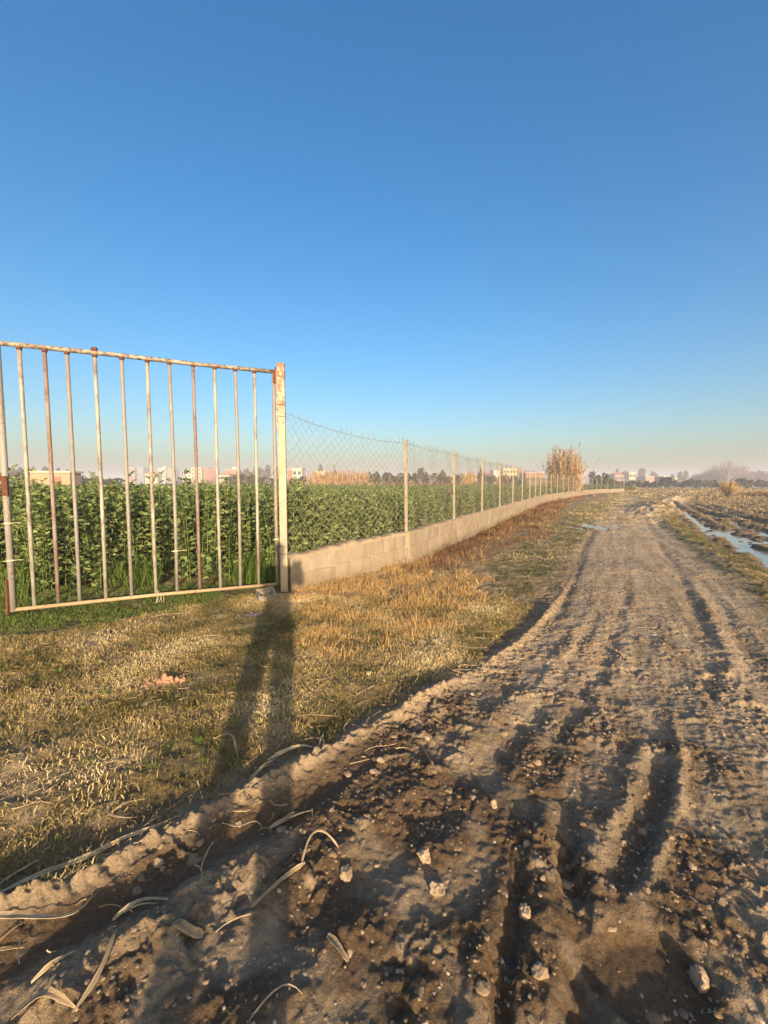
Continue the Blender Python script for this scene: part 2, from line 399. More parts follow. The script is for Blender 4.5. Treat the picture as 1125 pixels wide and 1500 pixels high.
# ground
def m_ground():
    n = NT('ground_soil')
    a, b, c3 = n.attr('cov_a').outputs['Color'], n.attr('cov_b').outputs['Color'], n.attr('cov_c').outputs['Color']
    def sep(o):
        s = n.n('ShaderNodeSeparateColor'); n.l(o, s.inputs[0]); return s.outputs
    lawn, green, mud = sep(a)[:3]; pale, russet, field = sep(b)[:3]; grey, wheel, bed = sep(c3)[:3]
    n1, n2, n3, n4 = n.noise(2.2, 6, .6), n.noise(11, 7, .65), n.noise(60, 6, .7), n.noise(240, 4, .7)
    dirt = n.ramp(n2, [(.26, (.23, .165, .10)), (.42, (.35, .27, .178)), (.6, (.45, .355, .245)), (.8, (.56, .46, .33))])
    dirt = n.mix(n.ramp(n1, [(.35, .0), (.65, .55)]), dirt, (.37, .30, .21))
    dirt = n.mix(n.ramp(n3, [(.28, .5), (.5, .0)]), dirt, (.14, .095, .055))
    sx_ = n.n('ShaderNodeVectorMath'); sx_.operation = 'DOT_PRODUCT'; n.l(n.coord(), sx_.inputs[0]); sx_.inputs[1].default_value = (6.0, -3.2, 0)
    sy_ = n.n('ShaderNodeVectorMath'); sy_.operation = 'DOT_PRODUCT'; n.l(n.coord(), sy_.inputs[0]); sy_.inputs[1].default_value = (.28, .5, 0)
    cb_ = n.n('ShaderNodeCombineXYZ'); n.l(sx_.outputs['Value'], cb_.inputs[0]); n.l(sy_.outputs['Value'], cb_.inputs[1])
    stk = n.noise(1.0, 6, .62, cb_.outputs[0])
    dirt = n.mix(n.ramp(stk, [(.38, .55), (.5, .0)]), dirt, (.17, .12, .072)); dirt = n.mix(n.ramp(stk, [(.52, .0), (.68, .5)]), dirt, (.53, .43, .30))
    dirt = n.mix(pale, dirt, n.ramp(n3, [(.3, (.30, .21, .12)), (.7, (.54, .41, .26))]))
    lw = n.ramp(n3, [(.3, (.085, .064, .026)), (.5, (.20, .150, .065)), (.75, (.34, .26, .13))])
    lw = n.mix(n.ramp(n1, [(.4, .0), (.62, .6)]), lw, n.ramp(n2, [(.3, (.06, .06, .018)), (.7, (.16, .13, .05))]))
    c = n.mix(lawn, dirt, lw)
    c = n.mix(field, c, n.ramp(n2, [(.3, (.075, .065, .028)), (.5, (.16, .12, .06)), (.72, (.28, .21, .12))]))
    c = n.mix(russet, c, n.ramp(n3, [(.3, (.08, .04, .018)), (.7, (.22, .12, .055))]))
    c = n.mix(green, c, n.ramp(n3, [(.3, (.022, .032, .008)), (.7, (.085, .10, .028))]))
    c = n.mix(grey, c, n.ramp(n3, [(.3, (.13, .115, .085)), (.7, (.21, .185, .14))]))
    c = n.mix(mud, c, n.ramp(n3, [(.3, (.078, .050, .026)), (.7, (.18, .122, .068))]))  # mud colour, doubling as the shade painted along ridge and ruts
    c = n.mix(bed, c, (.45, .35, .22))
    vo = n.n('ShaderNodeTexVoronoi'); vo.inputs['Scale'].default_value = 38; n.l(n.coord(), vo.inputs['Vector'])
    hgt = n.math('ADD', n.math('ADD', n.math('MULTIPLY', n3, 1.0), n.math('MULTIPLY', n4, .45)), n.math('MULTIPLY', vo.outputs['Distance'], -.35))
    p0 = n.bump(n2, .8, .06)
    p = n.bump(hgt, .85, .018, p0)
    ro = n.ramp(mud, [(.0, .92), (1, .6)])
    return n.done(c, ro, .25)
M = {}
M['ground'] = m_ground()
M['water'] = NT('still_water').done((.22, .205, .175), .09, .5); M['water'].node_tree.nodes['Principled BSDF'].inputs['IOR'].default_value = 1.4

# ------------------------------------------------------------------ ground sheet
def build_ground():
    ys = [0.35]
    while ys[-1] < 75: ys.append(ys[-1] + max(.0068, .0037 * ys[-1] if ys[-1] < 14 else .0075 * ys[-1] - .053))
    y2 = ys[-1]
    while y2 < 1500: y2 *= 1.12; ys.append(min(y2, 1520))
    back = [.35]; st = .03
    while back[-1] > -60: back.append(back[-1] - st); st *= 1.22
    ys = np.array(back[:0:-1] + ys)
    C = 640
    s = np.linspace(-1, 1, C)
    side = []; k = 1.0; st = 2 / C
    while k < 60: st *= 1.18; k += st; side.append(k)
    side = np.array(side)
    sx = np.concatenate([-side[::-1], s, side])
    yy = np.maximum(ys, .35)
    w = np.minimum(.62 + 1.03 * yy, 80)
    lim = 1510.0
    X = sx[None, :] * w[:, None]
    # outer columns always reach the same far edge
    o = np.clip((np.abs(sx) - 1) / (np.abs(sx).max() - 1), 0, 1) ** 3
    X = X * (1 - o) + np.sign(sx) * lim * o
    Y = np.repeat(ys[:, None], len(sx), 1)
    sh = X.shape
    x, y = X.ravel(), Y.ravel()
    h, m = ground(x, y, True)
    V = np.stack([x, y, h], 1)
    R_, C_ = sh
    i = np.arange(R_ - 1)[:, None] * C_ + np.arange(C_ - 1)[None, :]
    q = np.stack([i, i + 1, i + C_ + 1, i + C_], -1).reshape(-1, 4)
    me = raw_mesh('ground', V, [q], M['ground'], True)
    n1 = fbm(x * .9, y * .9, 4, 71); n2 = fbm(x * 4, y * 4, 3, 73)
    dW, sW, pW = pdist(x, y, W_PATH)
    front = (sW < 0)
    lawn = m['lawn'] * sstep(-.9, .1, m['sdA'] * 1.2 + n2 * .12 - .15) 
    lawn = np.clip(m['lawn'] * (.75 + .5 * n2), 0, 1)
    r = np.hypot(x, y)
    # short green growth
    gp = inpoly(x + .25 * n2, y + .2 * n1, GL([(-200, 960), (-20, 950), (90, 925), (200, 905), (290, 888), (345, 875), (330, 850), (100, 850), (-300, 850)]))
    green = gp * np.clip(.75 + .5 * n2, 0, 1)
    vg = inpoly(x + .15 * n2, y + .15 * n1, GL([(690, 905), (735, 900), (790, 850), (850, 790), (862, 775), (848, 762), (880, 742), (860, 735), (800, 775), (740, 820)]))
    green = np.maximum(green, vg * np.clip(.35 + .6 * n1 + .4 * n2, 0, .8))
    green = np.maximum(green, m['verge'] * sstep(30, 20, r) * np.clip(.55 + .8 * n1 + .3 * n2, 0, .9))
    green = np.maximum(green, sstep(20, 30, r) * m['track'] * np.clip(n1 * .9 + .15, 0, .6))
    russ = sstep(1.1, .25, dW + .25 * n2 - .02 * np.clip(y - 7, 0, 12)) * front * sstep(6.4, 7.4, y)
    field = np.maximum(m['fld'] * (1 - .4 * m['bank']), sstep(60, 90, r))
    fieldback = (~front) * sstep(0.05, .25, dW) * (y > 4.5) * (x < 40)
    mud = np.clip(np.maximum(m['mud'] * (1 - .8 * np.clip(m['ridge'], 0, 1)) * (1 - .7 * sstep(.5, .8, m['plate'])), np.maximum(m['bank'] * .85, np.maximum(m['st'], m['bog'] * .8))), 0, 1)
    lawn = np.maximum(lawn, m['verge'] * .6 * np.clip(1 - green, 0, 1))
    track_far = m['track']
    pale = np.clip(m['ridge'] * .45 + m['rough'] * .25 * m['track'] + 1.1 * sstep(.55, .9, m['plate']) * m['track'], 0, 1) * np.clip(.8 + .6 * n2, 0, 1)
    bed = m['heap'] * .8
    def col(nm, a, b, c):
        at = me.attributes.new(nm, 'FLOAT_COLOR', 'POINT')
        d = np.stack([a, b, c, np.ones(len(a))], 1).astype(np.float32)
        at.data.foreach_set('color', np.clip(d, 0, 1).ravel())
    z0 = np.zeros(len(x))
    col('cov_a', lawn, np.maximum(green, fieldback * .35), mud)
    col('cov_b', pale, russ, field * (1 - m['heap']))
    col('cov_c', m['grey'], z0, bed)
    o = link('ground', me); tag(o, kind='structure'); return o
build_ground()

def sheet(name, pts, z, mat):
    "water sheet"
    me = raw_mesh(name, [(p[0], p[1], z) for p in pts], [np.array([list(range(len(pts)))])], mat)
    o = link(name, me); return tag(o, kind='structure')
sheet('water', [(6.0, 6.5), (24, 6.5), (34, 30), (17.5, 30), (14.5, 21), (9.5, 12.5)], WATER_Z, M['water'])
a = np.linspace(0, 2 * PI, 24, endpoint=False)
sheet('puddle', [(PUD[0] - .15 + 1.6 * math.cos(t), PUD[1] + 2.3 * math.sin(t)) for t in a], PUD_Z, M['water'])

# ------------------------------------------------------------------ grass
def blades(name, P, hgt, wid, bend, mat, tint, lean=None, seed=0):
    "one object of many separate bent blades standing at P"
    rng = np.random.default_rng(seed); n = len(P)
    z = ground(P[:, 0], P[:, 1])
    th = rng.uniform(0, 2 * PI, n); d = np.stack([np.cos(th), np.sin(th), np.zeros(n)], 1)
    if lean is not None:
        d = d + np.array([lean[0], lean[1], 0]); d /= np.linalg.norm(d, axis=1)[:, None] + 1e-9
    ph = rng.uniform(0, 2 * PI, n); sd = np.stack([np.cos(ph), np.sin(ph), np.zeros(n)], 1)
    B = np.stack([P[:, 0], P[:, 1], z - .006], 1); bd = rng.uniform(.12, 1, n) ** .8 * bend
    up = np.array([0, 0, 1.0])
    h = hgt[:, None]; w = (wid / 2)[:, None]; bb = bd[:, None]
    M1 = B + up * h * .55 * np.sqrt(np.clip(1 - (bb * .5) ** 2, .05, 1)) + d * h * bb * .35
    T = B + up * h * np.clip(1 - bb * .75, .12, 1) + d * h * bb * .95
    V = np.stack([B - sd * w, B + sd * w, M1 + sd * w * .8, M1 - sd * w * .8, T], 1).reshape(-1, 3)
    b = np.arange(n)[:, None] * 5
    q = b + np.array([[0, 1, 2, 3]]); t3 = b + np.array([[3, 2, 4]])
    return link(name, raw_mesh(name, V, [q, t3], mat, False, np.repeat(tint, 5)))
def scatter(poly, dens, seed, edge=.15, noise_scale=2.0, thr=-9, hi=.5, dens_fn=None):
    rng = np.random.default_rng(seed); poly = np.asarray(poly)
    lo, hi_ = poly.min(0) - edge, poly.max(0) + edge
    n = int(dens * np.prod(hi_ - lo)); n = min(n, 900000)
    P = rng.uniform(lo, hi_, (n, 2)); x, y = P.T
    jx, jy = edge * fbm(x * 2.3, y * 2.3, 3, seed), edge * fbm(x * 2.3 + 40, y * 2.3, 3, seed + 1)
    k = inpoly(x + jx, y + jy, poly)
    if thr > -9:
        v = fbm(x * noise_scale, y * noise_scale, 3, seed + 5)
        k &= rng.uniform(thr, hi, n) < v
    if dens_fn is not None: k &= rng.uniform(0, 1, n) < dens_fn(x, y)
    return P[k]

M['dry_grass'] = m_tint('dry_grass', [(0, (.085, .085, .022)), (.25, (.17, .14, .048)), (.55, (.34, .26, .11)), (.85, (.52, .41, .21)), (1, (.62, .52, .31))], trans=.15)
M['gold_grass'] = m_tint('gold_grass', [(0, (.16, .095, .03)), (.4, (.30, .185, .07)), (.8, (.44, .30, .13)), (1, (.56, .42, .22))], trans=.2)
M['russet_grass'] = m_tint('russet_grass', [(0, (.045, .024, .012)), (.35, (.115, .060, .028)), (.7, (.215, .122, .058)), (.88, (.34, .22, .11)), (1, (.46, .34, .18))], trans=.15)
M['green_grass'] = m_tint('green_grass', [(0, (.035, .06, .012)), (.5, (.08, .13, .024)), (.85, (.14, .20, .04)), (1, (.28, .27, .09))], trans=.25)
M['olive_grass'] = m_tint('olive_grass', [(0, (.06, .055, .015)), (.4, (.15, .13, .04)), (.75, (.30, .235, .10)), (1, (.46, .36, .19))], trans=.15)
M['stubble'] = m_tint('stubble', [(0, (.10, .075, .032)), (.5, (.20, .155, .075)), (.85, (.34, .265, .145)), (1, (.12, .13, .045))], trans=.1)

LAWN = [(-420, 1180), (-100, 1330), (20, 1312), (130, 1268), (270, 1195), (380, 1140), (440, 1112), (540, 1055), (640, 1000), (720, 955), (780, 890), (740, 870), (640, 880), (430, 872), (360, 872), (100, 925), (-250, 960)]
def rnd(n, seed): return np.random.default_rng(seed).uniform(0, 1, n)
P = scatter(GL(LAWN), 13000, 101, .12, dens_fn=lambda x, y: np.clip(.68 + .65 * fbm(x * 1.3, y * 1.3, 4, 5), .22, 1) * np.clip(1.1 - .5 * sstep(2.2, 1.2, y), 0, 1))
print('lawn', len(P))
n = len(P); patch = fbm(P[:, 0] * 1.3, P[:, 1] * 1.3, 4, 9)
tn = np.clip(.46 + .6 * patch + .30 * np.random.default_rng(1).normal(0, 1, n) * .6, 0, 1)
o = blades('dry_lawn_grass', P, .022 + .045 * rnd(n, 2) ** 1.8, .0026 + .0024 * rnd(n, 3), 1.5, M['dry_grass'], tn, seed=4)
tag(o, 'short dry tan grass matted over the verge between gate and track', 'grass', kind='stuff')

GOLD = [(428, 876), (440, 950), (500, 968), (580, 955), (650, 920), (720, 880), (700, 842), (600, 838), (520, 850)]
_k = RNG.uniform(.05, 3.2, 2600); _wf = np.array([wpos(s_, .03 + abs(RNG.normal(0, .14)))[0] for s_ in _k])
P = scatter(GL(GOLD), 6500, 111, .5, dens_fn=lambda x, y: np.clip(.5 + .8 * fbm(x * 1.5, y * 1.5, 4, 6), .06, 1))
P = np.concatenate([P, _wf]); n = len(P); print('gold', n)
o = blades('golden_grass', P, (.05 + .13 * rnd(n, 12) ** 1.6) * np.clip(.7 + .9 * fbm(P[:, 0] * 2.6, P[:, 1] * 2.6, 3, 7), .3, 1.5), .003 + .002 * rnd(n, 13), 1.05, M['gold_grass'], np.clip(.25 + .75 * rnd(n, 14), 0, 1), seed=15)
tag(o, 'taller golden dry grass standing in front of the block wall', 'grass', kind='stuff')

def russ_poly():
    L, R_ = [], []
    for s in np.linspace(1.9, 46, 40):
        p, t = wpos(s, .03); wdt = .40 + 1.25 * min(1, s / 7.0) - .5 * max(0, (s - 30) / 16) + .35 * float(fbm(np.array(s * .45), np.array(1.0), 3, 8))
        q, t = wpos(s, .03 + wdt); L.append(p); R_.append(q)
    return np.array(L + R_[::-1])
RP = russ_poly()
P = scatter(RP, 8500, 121, .35, dens_fn=lambda x, y: np.clip(.45 + .9 * fbm(x * 1.5, y * 1.5, 4, 16), .05, 1) * np.clip(10.0 / y, .15, 1) ** 1.0)
n = len(P); print('russet', n); fy = P[:, 1]
o = blades('russet_grass', P, (.07 + .25 * rnd(n, 22) ** 1.5) * np.clip(.75 + .7 * fbm(P[:, 0] * 2, P[:, 1] * 2, 3, 17), .3, 1.5), (.003 + .002 * rnd(n, 23)) * np.clip(fy / 7, 1, 4), 1.15, M['russet_grass'], np.clip(.12 + .75 * rnd(n, 24) ** 1.2 + .35 * fbm(P[:, 0] * 1.1, P[:, 1] * 1.1, 3, 18), 0, 1), seed=25)
tag(o, 'reddish brown dead grass heaped along the foot of the wall', 'grass', kind='stuff')

def weeds():
    P = scatter(GL([(-200, 1180), (60, 1250), (330, 1130), (560, 1020), (700, 930), (640, 880), (440, 890), (0, 925)]), 26, 135, .2, dens_fn=lambda x, y: np.clip(.4 + 1.2 * fbm(x * 1.1, y * 1.1, 3, 27), 0, 1)); rng = np.random.default_rng(6); z = ground(P[:, 0], P[:, 1]); Cs, Ds, Ls = [], [], []
    for (x, y), zz in zip(P, z):
        a0 = rng.uniform(0, 6.28); L = rng.uniform(.018, .045)
        for k in range(rng.integers(4, 8)):
            a = a0 + k * 1.1 + rng.normal(0, .2); Cs.append((x + .004 * math.cos(a), y + .004 * math.sin(a), zz + .012)); Ds.append((math.cos(a), math.sin(a), rng.uniform(.1, .9))); Ls.append(L * rng.uniform(.7, 1.2))
    Cs, Ds, Ls = np.array(Cs), np.array(Ds), np.array(Ls); Ds /= np.linalg.norm(Ds, axis=1)[:, None]
    Sd = np.cross(Ds, np.array([0, 0, 1.0])); k = np.arange(len(Cs))[:, None] * 4; L = Ls[:, None]
    V = np.stack([Cs, Cs + Ds * L * .55 + Sd * L * .22, Cs + Ds * L, Cs + Ds * L * .55 - Sd * L * .22], 1).reshape(-1, 3)
    o = link('lawn_weeds', raw_mesh('lawn_weeds', V, [k + np.array([[0, 1, 2, 3]])], M['green_grass'], False, np.repeat(rng.uniform(.1, .9, len(Cs)), 4))); tag(o, 'small green broad leaved weeds dotted through the dry lawn', 'weeds', kind='stuff')
weeds()
GREEN = [(-250, 960), (-20, 945), (90, 922), (190, 905), (280, 890), (345, 880), (352, 866), (300, 856), (100, 862), (-300, 862)]
P = scatter(GL(GREEN), 9000, 131, .5, dens_fn=lambda x, y: np.clip(.65 + .7 * fbm(x * 2, y * 2, 3, 26), .05, 1))
n = len(P); print('green', n)
o = blades('green_lawn_grass', P, .02 + .05 * rnd(n, 32) ** 1.5, .003 + .002 * rnd(n, 33), .9, M['green_grass'], np.clip(rnd(n, 34) ** .8, 0, 1), seed=35)
tag(o, 'short green grass growing under the lower rail of the gate', 'grass', kind='stuff')

VERGE = [(600, 975), (735, 905), (790, 850), (842, 800), (852, 775), (848, 760), (876, 744), (858, 738), (800, 782), (720, 850)]
VERGE = [(420, 1100), (540, 1040), (640, 985), (730, 930), (790, 880), (850, 800), (870, 776), (893, 745), (925, 724), (905, 722), (858, 735), (800, 772), (690, 850), (560, 930), (440, 960)]
P = scatter(GL(VERGE), 5200, 141, .35, dens_fn=lambda x, y: np.clip(.6 + .7 * fbm(x * 1.4, y * 1.4, 3, 36), .15, 1) * np.clip(7 / y, .12, 1) ** 1.2)
n = len(P); print('verge', n)
pv = fbm(P[:, 0] * .7, P[:, 1] * .7, 3, 39)
o = blades('verge_grass', P, (.025 + .055 * rnd(n, 42) ** 1.4) * np.clip(P[:, 1] / 9, 1, 1.6), (.0035 + .002 * rnd(n, 43)) * np.clip(P[:, 1] / 5, 1, 5), 1.0, M['olive_grass'], np.clip(.55 - .5 * pv + .5 * (rnd(n, 44) - .4), 0, 1), seed=45)
tag(o, 'sparse olive grass on the left verge near the puddle', 'grass', kind='stuff')

RV = [(1400, 1060), (1180, 915), (1125, 872), (1060, 822), (1010, 785), (975, 762), (950, 742), (975, 738), (1000, 765), (1040, 795), (1090, 822), (1140, 845), (1300, 900)]
P = scatter(GL(RV), 2600, 151, .3, dens_fn=lambda x, y: np.clip(.6 + .9 * fbm(x * .9, y * .9, 3, 46), .06, 1) * np.clip(8 / y, .15, 1))
n = len(P); print('right verge', n)
pt = fbm(P[:, 0] * .8, P[:, 1] * .8, 3, 48)
o = blades('right_verge_grass', P, .03 + .07 * rnd(n, 52) ** 1.5, (.004 + .002 * rnd(n, 53)) * np.clip(P[:, 1] / 7, 1, 4), .95, M['olive_grass'], np.clip(.16 - .5 * pt + .45 * (rnd(n, 54) - .4), 0, 1), seed=55)
o.name = 'roadside_grass'
tag(o, 'green and tan grass along the right edge of the track beside the wet ruts', 'grass', kind='stuff')

FT = GL([(850, 760), (890, 735), (912, 718), (985, 715), (950, 732), (940, 745), (965, 768), (930, 772), (900, 765)])
P = scatter(FT, 130, 156, .8, dens_fn=lambda x, y: np.clip(.35 + 1.0 * fbm(x * .45, y * .22, 4, 49), .06, 1) * np.clip(20 / y, .25, 1))
n = len(P); print('far track', n); pv = fbm(P[:, 0] * .3, P[:, 1] * .15, 3, 50)
o = blades('track_grass', P, .04 + .09 * rnd(n, 57) ** 1.5, (.012 + .012 * rnd(n, 58)) * np.clip(P[:, 1] / 20, .8, 3), .95, M['olive_grass'], np.clip(.6 - .6 * pv + .5 * (rnd(n, 59) - .4), 0, 1), seed=60)
tag(o, 'patchy olive and straw grass over the far part of the track', 'grass', kind='stuff')
FG = np.array([(22, 44), (41, 66), (62, 110), (125, 112), (62, 52), (46, 44), (30, 38)])
P = scatter(FG, 4.5, 159, 2.0, dens_fn=lambda x, y: np.clip(.55 + .8 * fbm(x * .12, y * .12, 4, 149), .12, 1))
n = len(P); print('far field', n); pv = fbm(P[:, 0] * .08, P[:, 1] * .08, 3, 51)
o = blades('far_field_grass', P, .12 + .22 * rnd(n, 81), .10 + .16 * rnd(n, 82), .9, M['stubble'], np.clip(.5 - .5 * pv + .6 * (rnd(n, 83) - .5), 0, 1), seed=84)
tag(o, 'straw coloured grass where the track ends before the orchard shrubs', 'grass', kind='stuff')
FD = GL([(1015, 733), (1040, 742), (1090, 752), (1200, 768), (1350, 780), (1350, 722), (1125, 722), (1060, 724), (1000, 726)], ZF)
P = scatter(FD, 42, 161, .6, dens_fn=lambda x, y: np.clip(.5 + .8 * fbm(x * .35, y * .35, 3, 56), .05, 1))
n = len(P); print('stubble', n)
o = blades('stubble', P, .10 + .16 * rnd(n, 62), .02 + .03 * rnd(n, 63), .8, M['stubble'], rnd(n, 64), seed=65)
tag(o, 'pale dry stubble covering the field beyond the wet ruts', 'stubble', kind='stuff')
ST_ISL = GL([(1000, 742), (1030, 745), (1100, 762), (1200, 786), (1200, 830), (1100, 786), (1050, 770)], ZF)
P = scatter(ST_ISL, 160, 171, .5, dens_fn=lambda x, y: np.clip(.3 + 1.0 * fbm(x * .8, y * .8, 3, 57), 0, 1))
zz, mm = ground(P[:, 0], P[:, 1], True); P = P[(zz > WATER_Z + .03)]
n = len(P)
o = blades('rut_grass', P, .05 + .09 * rnd(n, 72), .012 + .012 * rnd(n, 73), .9, M['olive_grass'], np.clip(.25 + .75 * rnd(n, 74), 0, 1), seed=75)
tag(o, 'tufty grass on the mud banks between the flooded ruts', 'grass', kind='stuff')

# ------------------------------------------------------------------ block wall
M['block'] = None
def m_block():
    n = NT('weathered_block'); t = n.attr('tint').outputs['Fac']
    c = n.ramp(t, [(0, (.225, .18, .13)), (.5, (.26, .215, .16)), (1, (.30, .25, .19))])
    c = n.mix(n.ramp(n.noise(3.2, 6, .7), [(.38, 0.0), (.7, .5)]), c, (.17, .14, .10))
    f = n.noise(55, 6, .75)
    c = n.mix(n.ramp(f, [(.3, .45), (.5, 0.0)]), c, (.13, .10, .07))
    mp = n.n('ShaderNodeMapping'); mp.inputs['Scale'].default_value = (9, 9, 1.3); n.l(n.coord(), mp.inputs['Vector'])
    sp = n.n('ShaderNodeSeparateXYZ'); n.l(n.coord(), sp.inputs[0]); zz = n.math('ADD', sp.outputs['Z'], n.math('MULTIPLY', n.noise(5, 5), .22))
    c = n.mix(n.ramp(zz, [(.10, .75), (.32, .0)]), c, (.15, .105, .06))
    c = n.mix(n.ramp(n.noise(1.2, 4, .6, mp.outputs['Vector']), [(.46, 0.0), (.72, .5)]), c, (.12, .10, .075))
    n.bump(f, .6, .008)
    return n.done(c, .92, .15)
M['block'] = m_block()
M['mortar'] = m_plain('mortar', (.21, .17, .12), (.30, .25, .18), 14, .95, .1, .6, 80, .006)
def wall_top(s): return .485 + .115 * sstep(0, 2.4, s)
def build_wall():
    wall = empty('block_wall', 'low pale concrete block wall with a rough mortar cap running along the track under the wire fence', 'wall', (W0[0], W0[1], 0))
    off = -np.array([W0[0], W0[1], 0])
    CH = .225; T = .19
    mb = MB(); core = MB()
    rng = np.random.default_rng(3)
    for k in range(-1, 3):
        s = -.37 * rng.uniform(.2, .8) if k % 2 else 0
        while s < WL:
            L = .385 + rng.uniform(-.02, .02); s0, s1 = max(s, 0), min(s + L - .008, WL); s += L
            if s1 - s0 < .05: continue
            (a, ta), (b, tb) = wpos(s0), wpos(s1)
            zt = float(wall_top((s0 + s1) / 2)); z1 = zt - .045 - (1 - k) * CH if k < 2 else None
            if k == 2: continue
            z0 = z1 - CH + .009
            if k == -1 and z1 < -.25: continue
            nrm = np.array([tb[1], -tb[0]]); pr = rng.uniform(-.002, .006)
            q = []
            ch = .006
            for (p, e) in ((a, 1), (b, -1)):
                q.append(p)
            t = (b - a) / np.linalg.norm(b - a)
            def pt(u, f, z): return (u[0] + nrm[0] * f, u[1] + nrm[1] * f, z)
            ai, bi = a + t * ch, b - t * ch
            V = [pt(a, -T + .002, z0), pt(b, -T + .002, z0), pt(b, -T + .002, z1), pt(a, -T + .002, z1),
                 pt(a, pr - ch, z0), pt(b, pr - ch, z0), pt(b, pr - ch, z1), pt(a, pr - ch, z1),
                 pt(ai, pr, z0 + ch), pt(bi, pr, z0 + ch), pt(bi, pr, z1 - ch), pt(ai, pr, z1 - ch)]
            V = np.array(V); V[:, 2] += rng.uniform(-.003, .003); V[8:] += rng.uniform(-.0025, .0025, (4, 3))
            f = [(0, 3, 2, 1), (0, 1, 5, 4), (3, 7, 6, 2), (0, 4, 7, 3), (1, 2, 6, 5),
                 (4, 5, 9, 8), (5, 6, 10, 9), (6, 7, 11, 10), (7, 4, 8, 11), (8, 9, 10, 11)]
            mb.add(V + off, f, t=float(np.clip(rng.normal(.5, .28), 0, 1)))
    mb.build('blocks', M['block'], wall)
    # mortar core, slightly behind the block faces; cap strip on top
    ss = np.arange(0, WL, .05); V = []; q = []
    prof_n = 0; Vc = []; rng = np.random.default_rng(5)
    lump = fbm(ss * 3.0, ss * 0 + 3, 4, 91); lump2 = fbm(ss * 9, ss * 0 + 8, 3, 93)
    for i, s in enumerate(ss):
        p, t = wpos(s); nr = np.array([t[1], -t[0]]); zt = float(wall_top(s))
        for (f, z) in ((-.008, -.3), (-.008, zt - .05), (-T + .012, zt - .05), (-T + .012, -.3)):
            V.append((p[0] + nr[0] * f, p[1] + nr[1] * f, z))
        zl = zt + .034 * lump[i] + .008 * lump2[i] + (.03 * float(sstep(.55, .7, s) * sstep(1.25, 1.1, s)))
        fr = .004 + .007 * lump2[i]
        for (f, z) in ((fr, zt - .053), (fr + .004, zl - .012), (-.03 + fr, zl), (-T * .5, zl + .006 * lump[i]), (-T - .004, zl - .014), (-T - .002, zt - .053)):
            Vc.append((p[0] + nr[0] * f, p[1] + nr[1] * f, z))
    n = len(ss)
    qa = [(i * 4 + j, i * 4 + (j + 1) % 4, i * 4 + 4 + (j + 1) % 4, i * 4 + 4 + j) for i in range(n - 1) for j in range(4)] + [(3, 2, 1, 0)]
    core.add(np.array(V) + off, qa); core.build('mortar_core', M['mortar'], wall)
    cap = MB(); qc = [(i * 6 + j, i * 6 + (j + 1) % 6, i * 6 + 6 + (j + 1) % 6, i * 6 + 6 + j) for i in range(n - 1) for j in range(6)]
    cap.add(np.array(Vc) + off, qc); cap.add(np.array(Vc[:6]) + off, [(0, 1, 2, 3), (0, 3, 4, 5)])
    cap.build('mortar_cap', M['mortar'], wall)
    return wall
build_wall()

# ------------------------------------------------------------------ fence
M['post_paint'] = m_paint('cream_post_paint', (.37, .30, .20), (.20, .085, .04), .78, .6, 22, .4)
def m_post():
    n = NT('rust_topped_post_paint'); f = n.noise(16, 8, .72); sp = n.n('ShaderNodeSeparateXYZ'); n.l(n.coord(), sp.inputs[0])
    hz = n.math('MULTIPLY', n.math('SUBTRACT', sp.outputs['Z'], 2.05), .21)
    k = n.math('ADD', f, hz)
    paint = n.mix(n.ramp(n.noise(5, 5), [(.35, 0.0), (.7, 1.0)]), (.32, .29, .21), (.22, .185, .13))
    rust = n.mix(n.ramp(n.noise(50, 4), [(.35, 0.0), (.65, 1.0)]), (.13, .055, .028), (.27, .135, .075))
    c = n.mix(n.ramp(k, [(.60, 0.0), (.66, 1.0)]), paint, rust)
    c = n.mix(n.ramp(sp.outputs['Z'], [(.0, .6), (.5, .0)]), c, (.19, .15, .10))
    n.bump(f, .3, .003); return n.done(c, .6, .3)
M['post_paint'] = m_post()
M['fence_paint'] = m_paint('pale_post_paint', (.29, .265, .205), (.14, .09, .06), .70, .65, 12, .3)
M['wire'] = m_plain('galvanised_wire', (.13, .115, .09), (.21, .18, .14), 8, .55, .5)
M['tie'] = m_plain('dark_wire', (.06, .045, .035), (.12, .085, .06), 20, .7, .3)
DU = .06
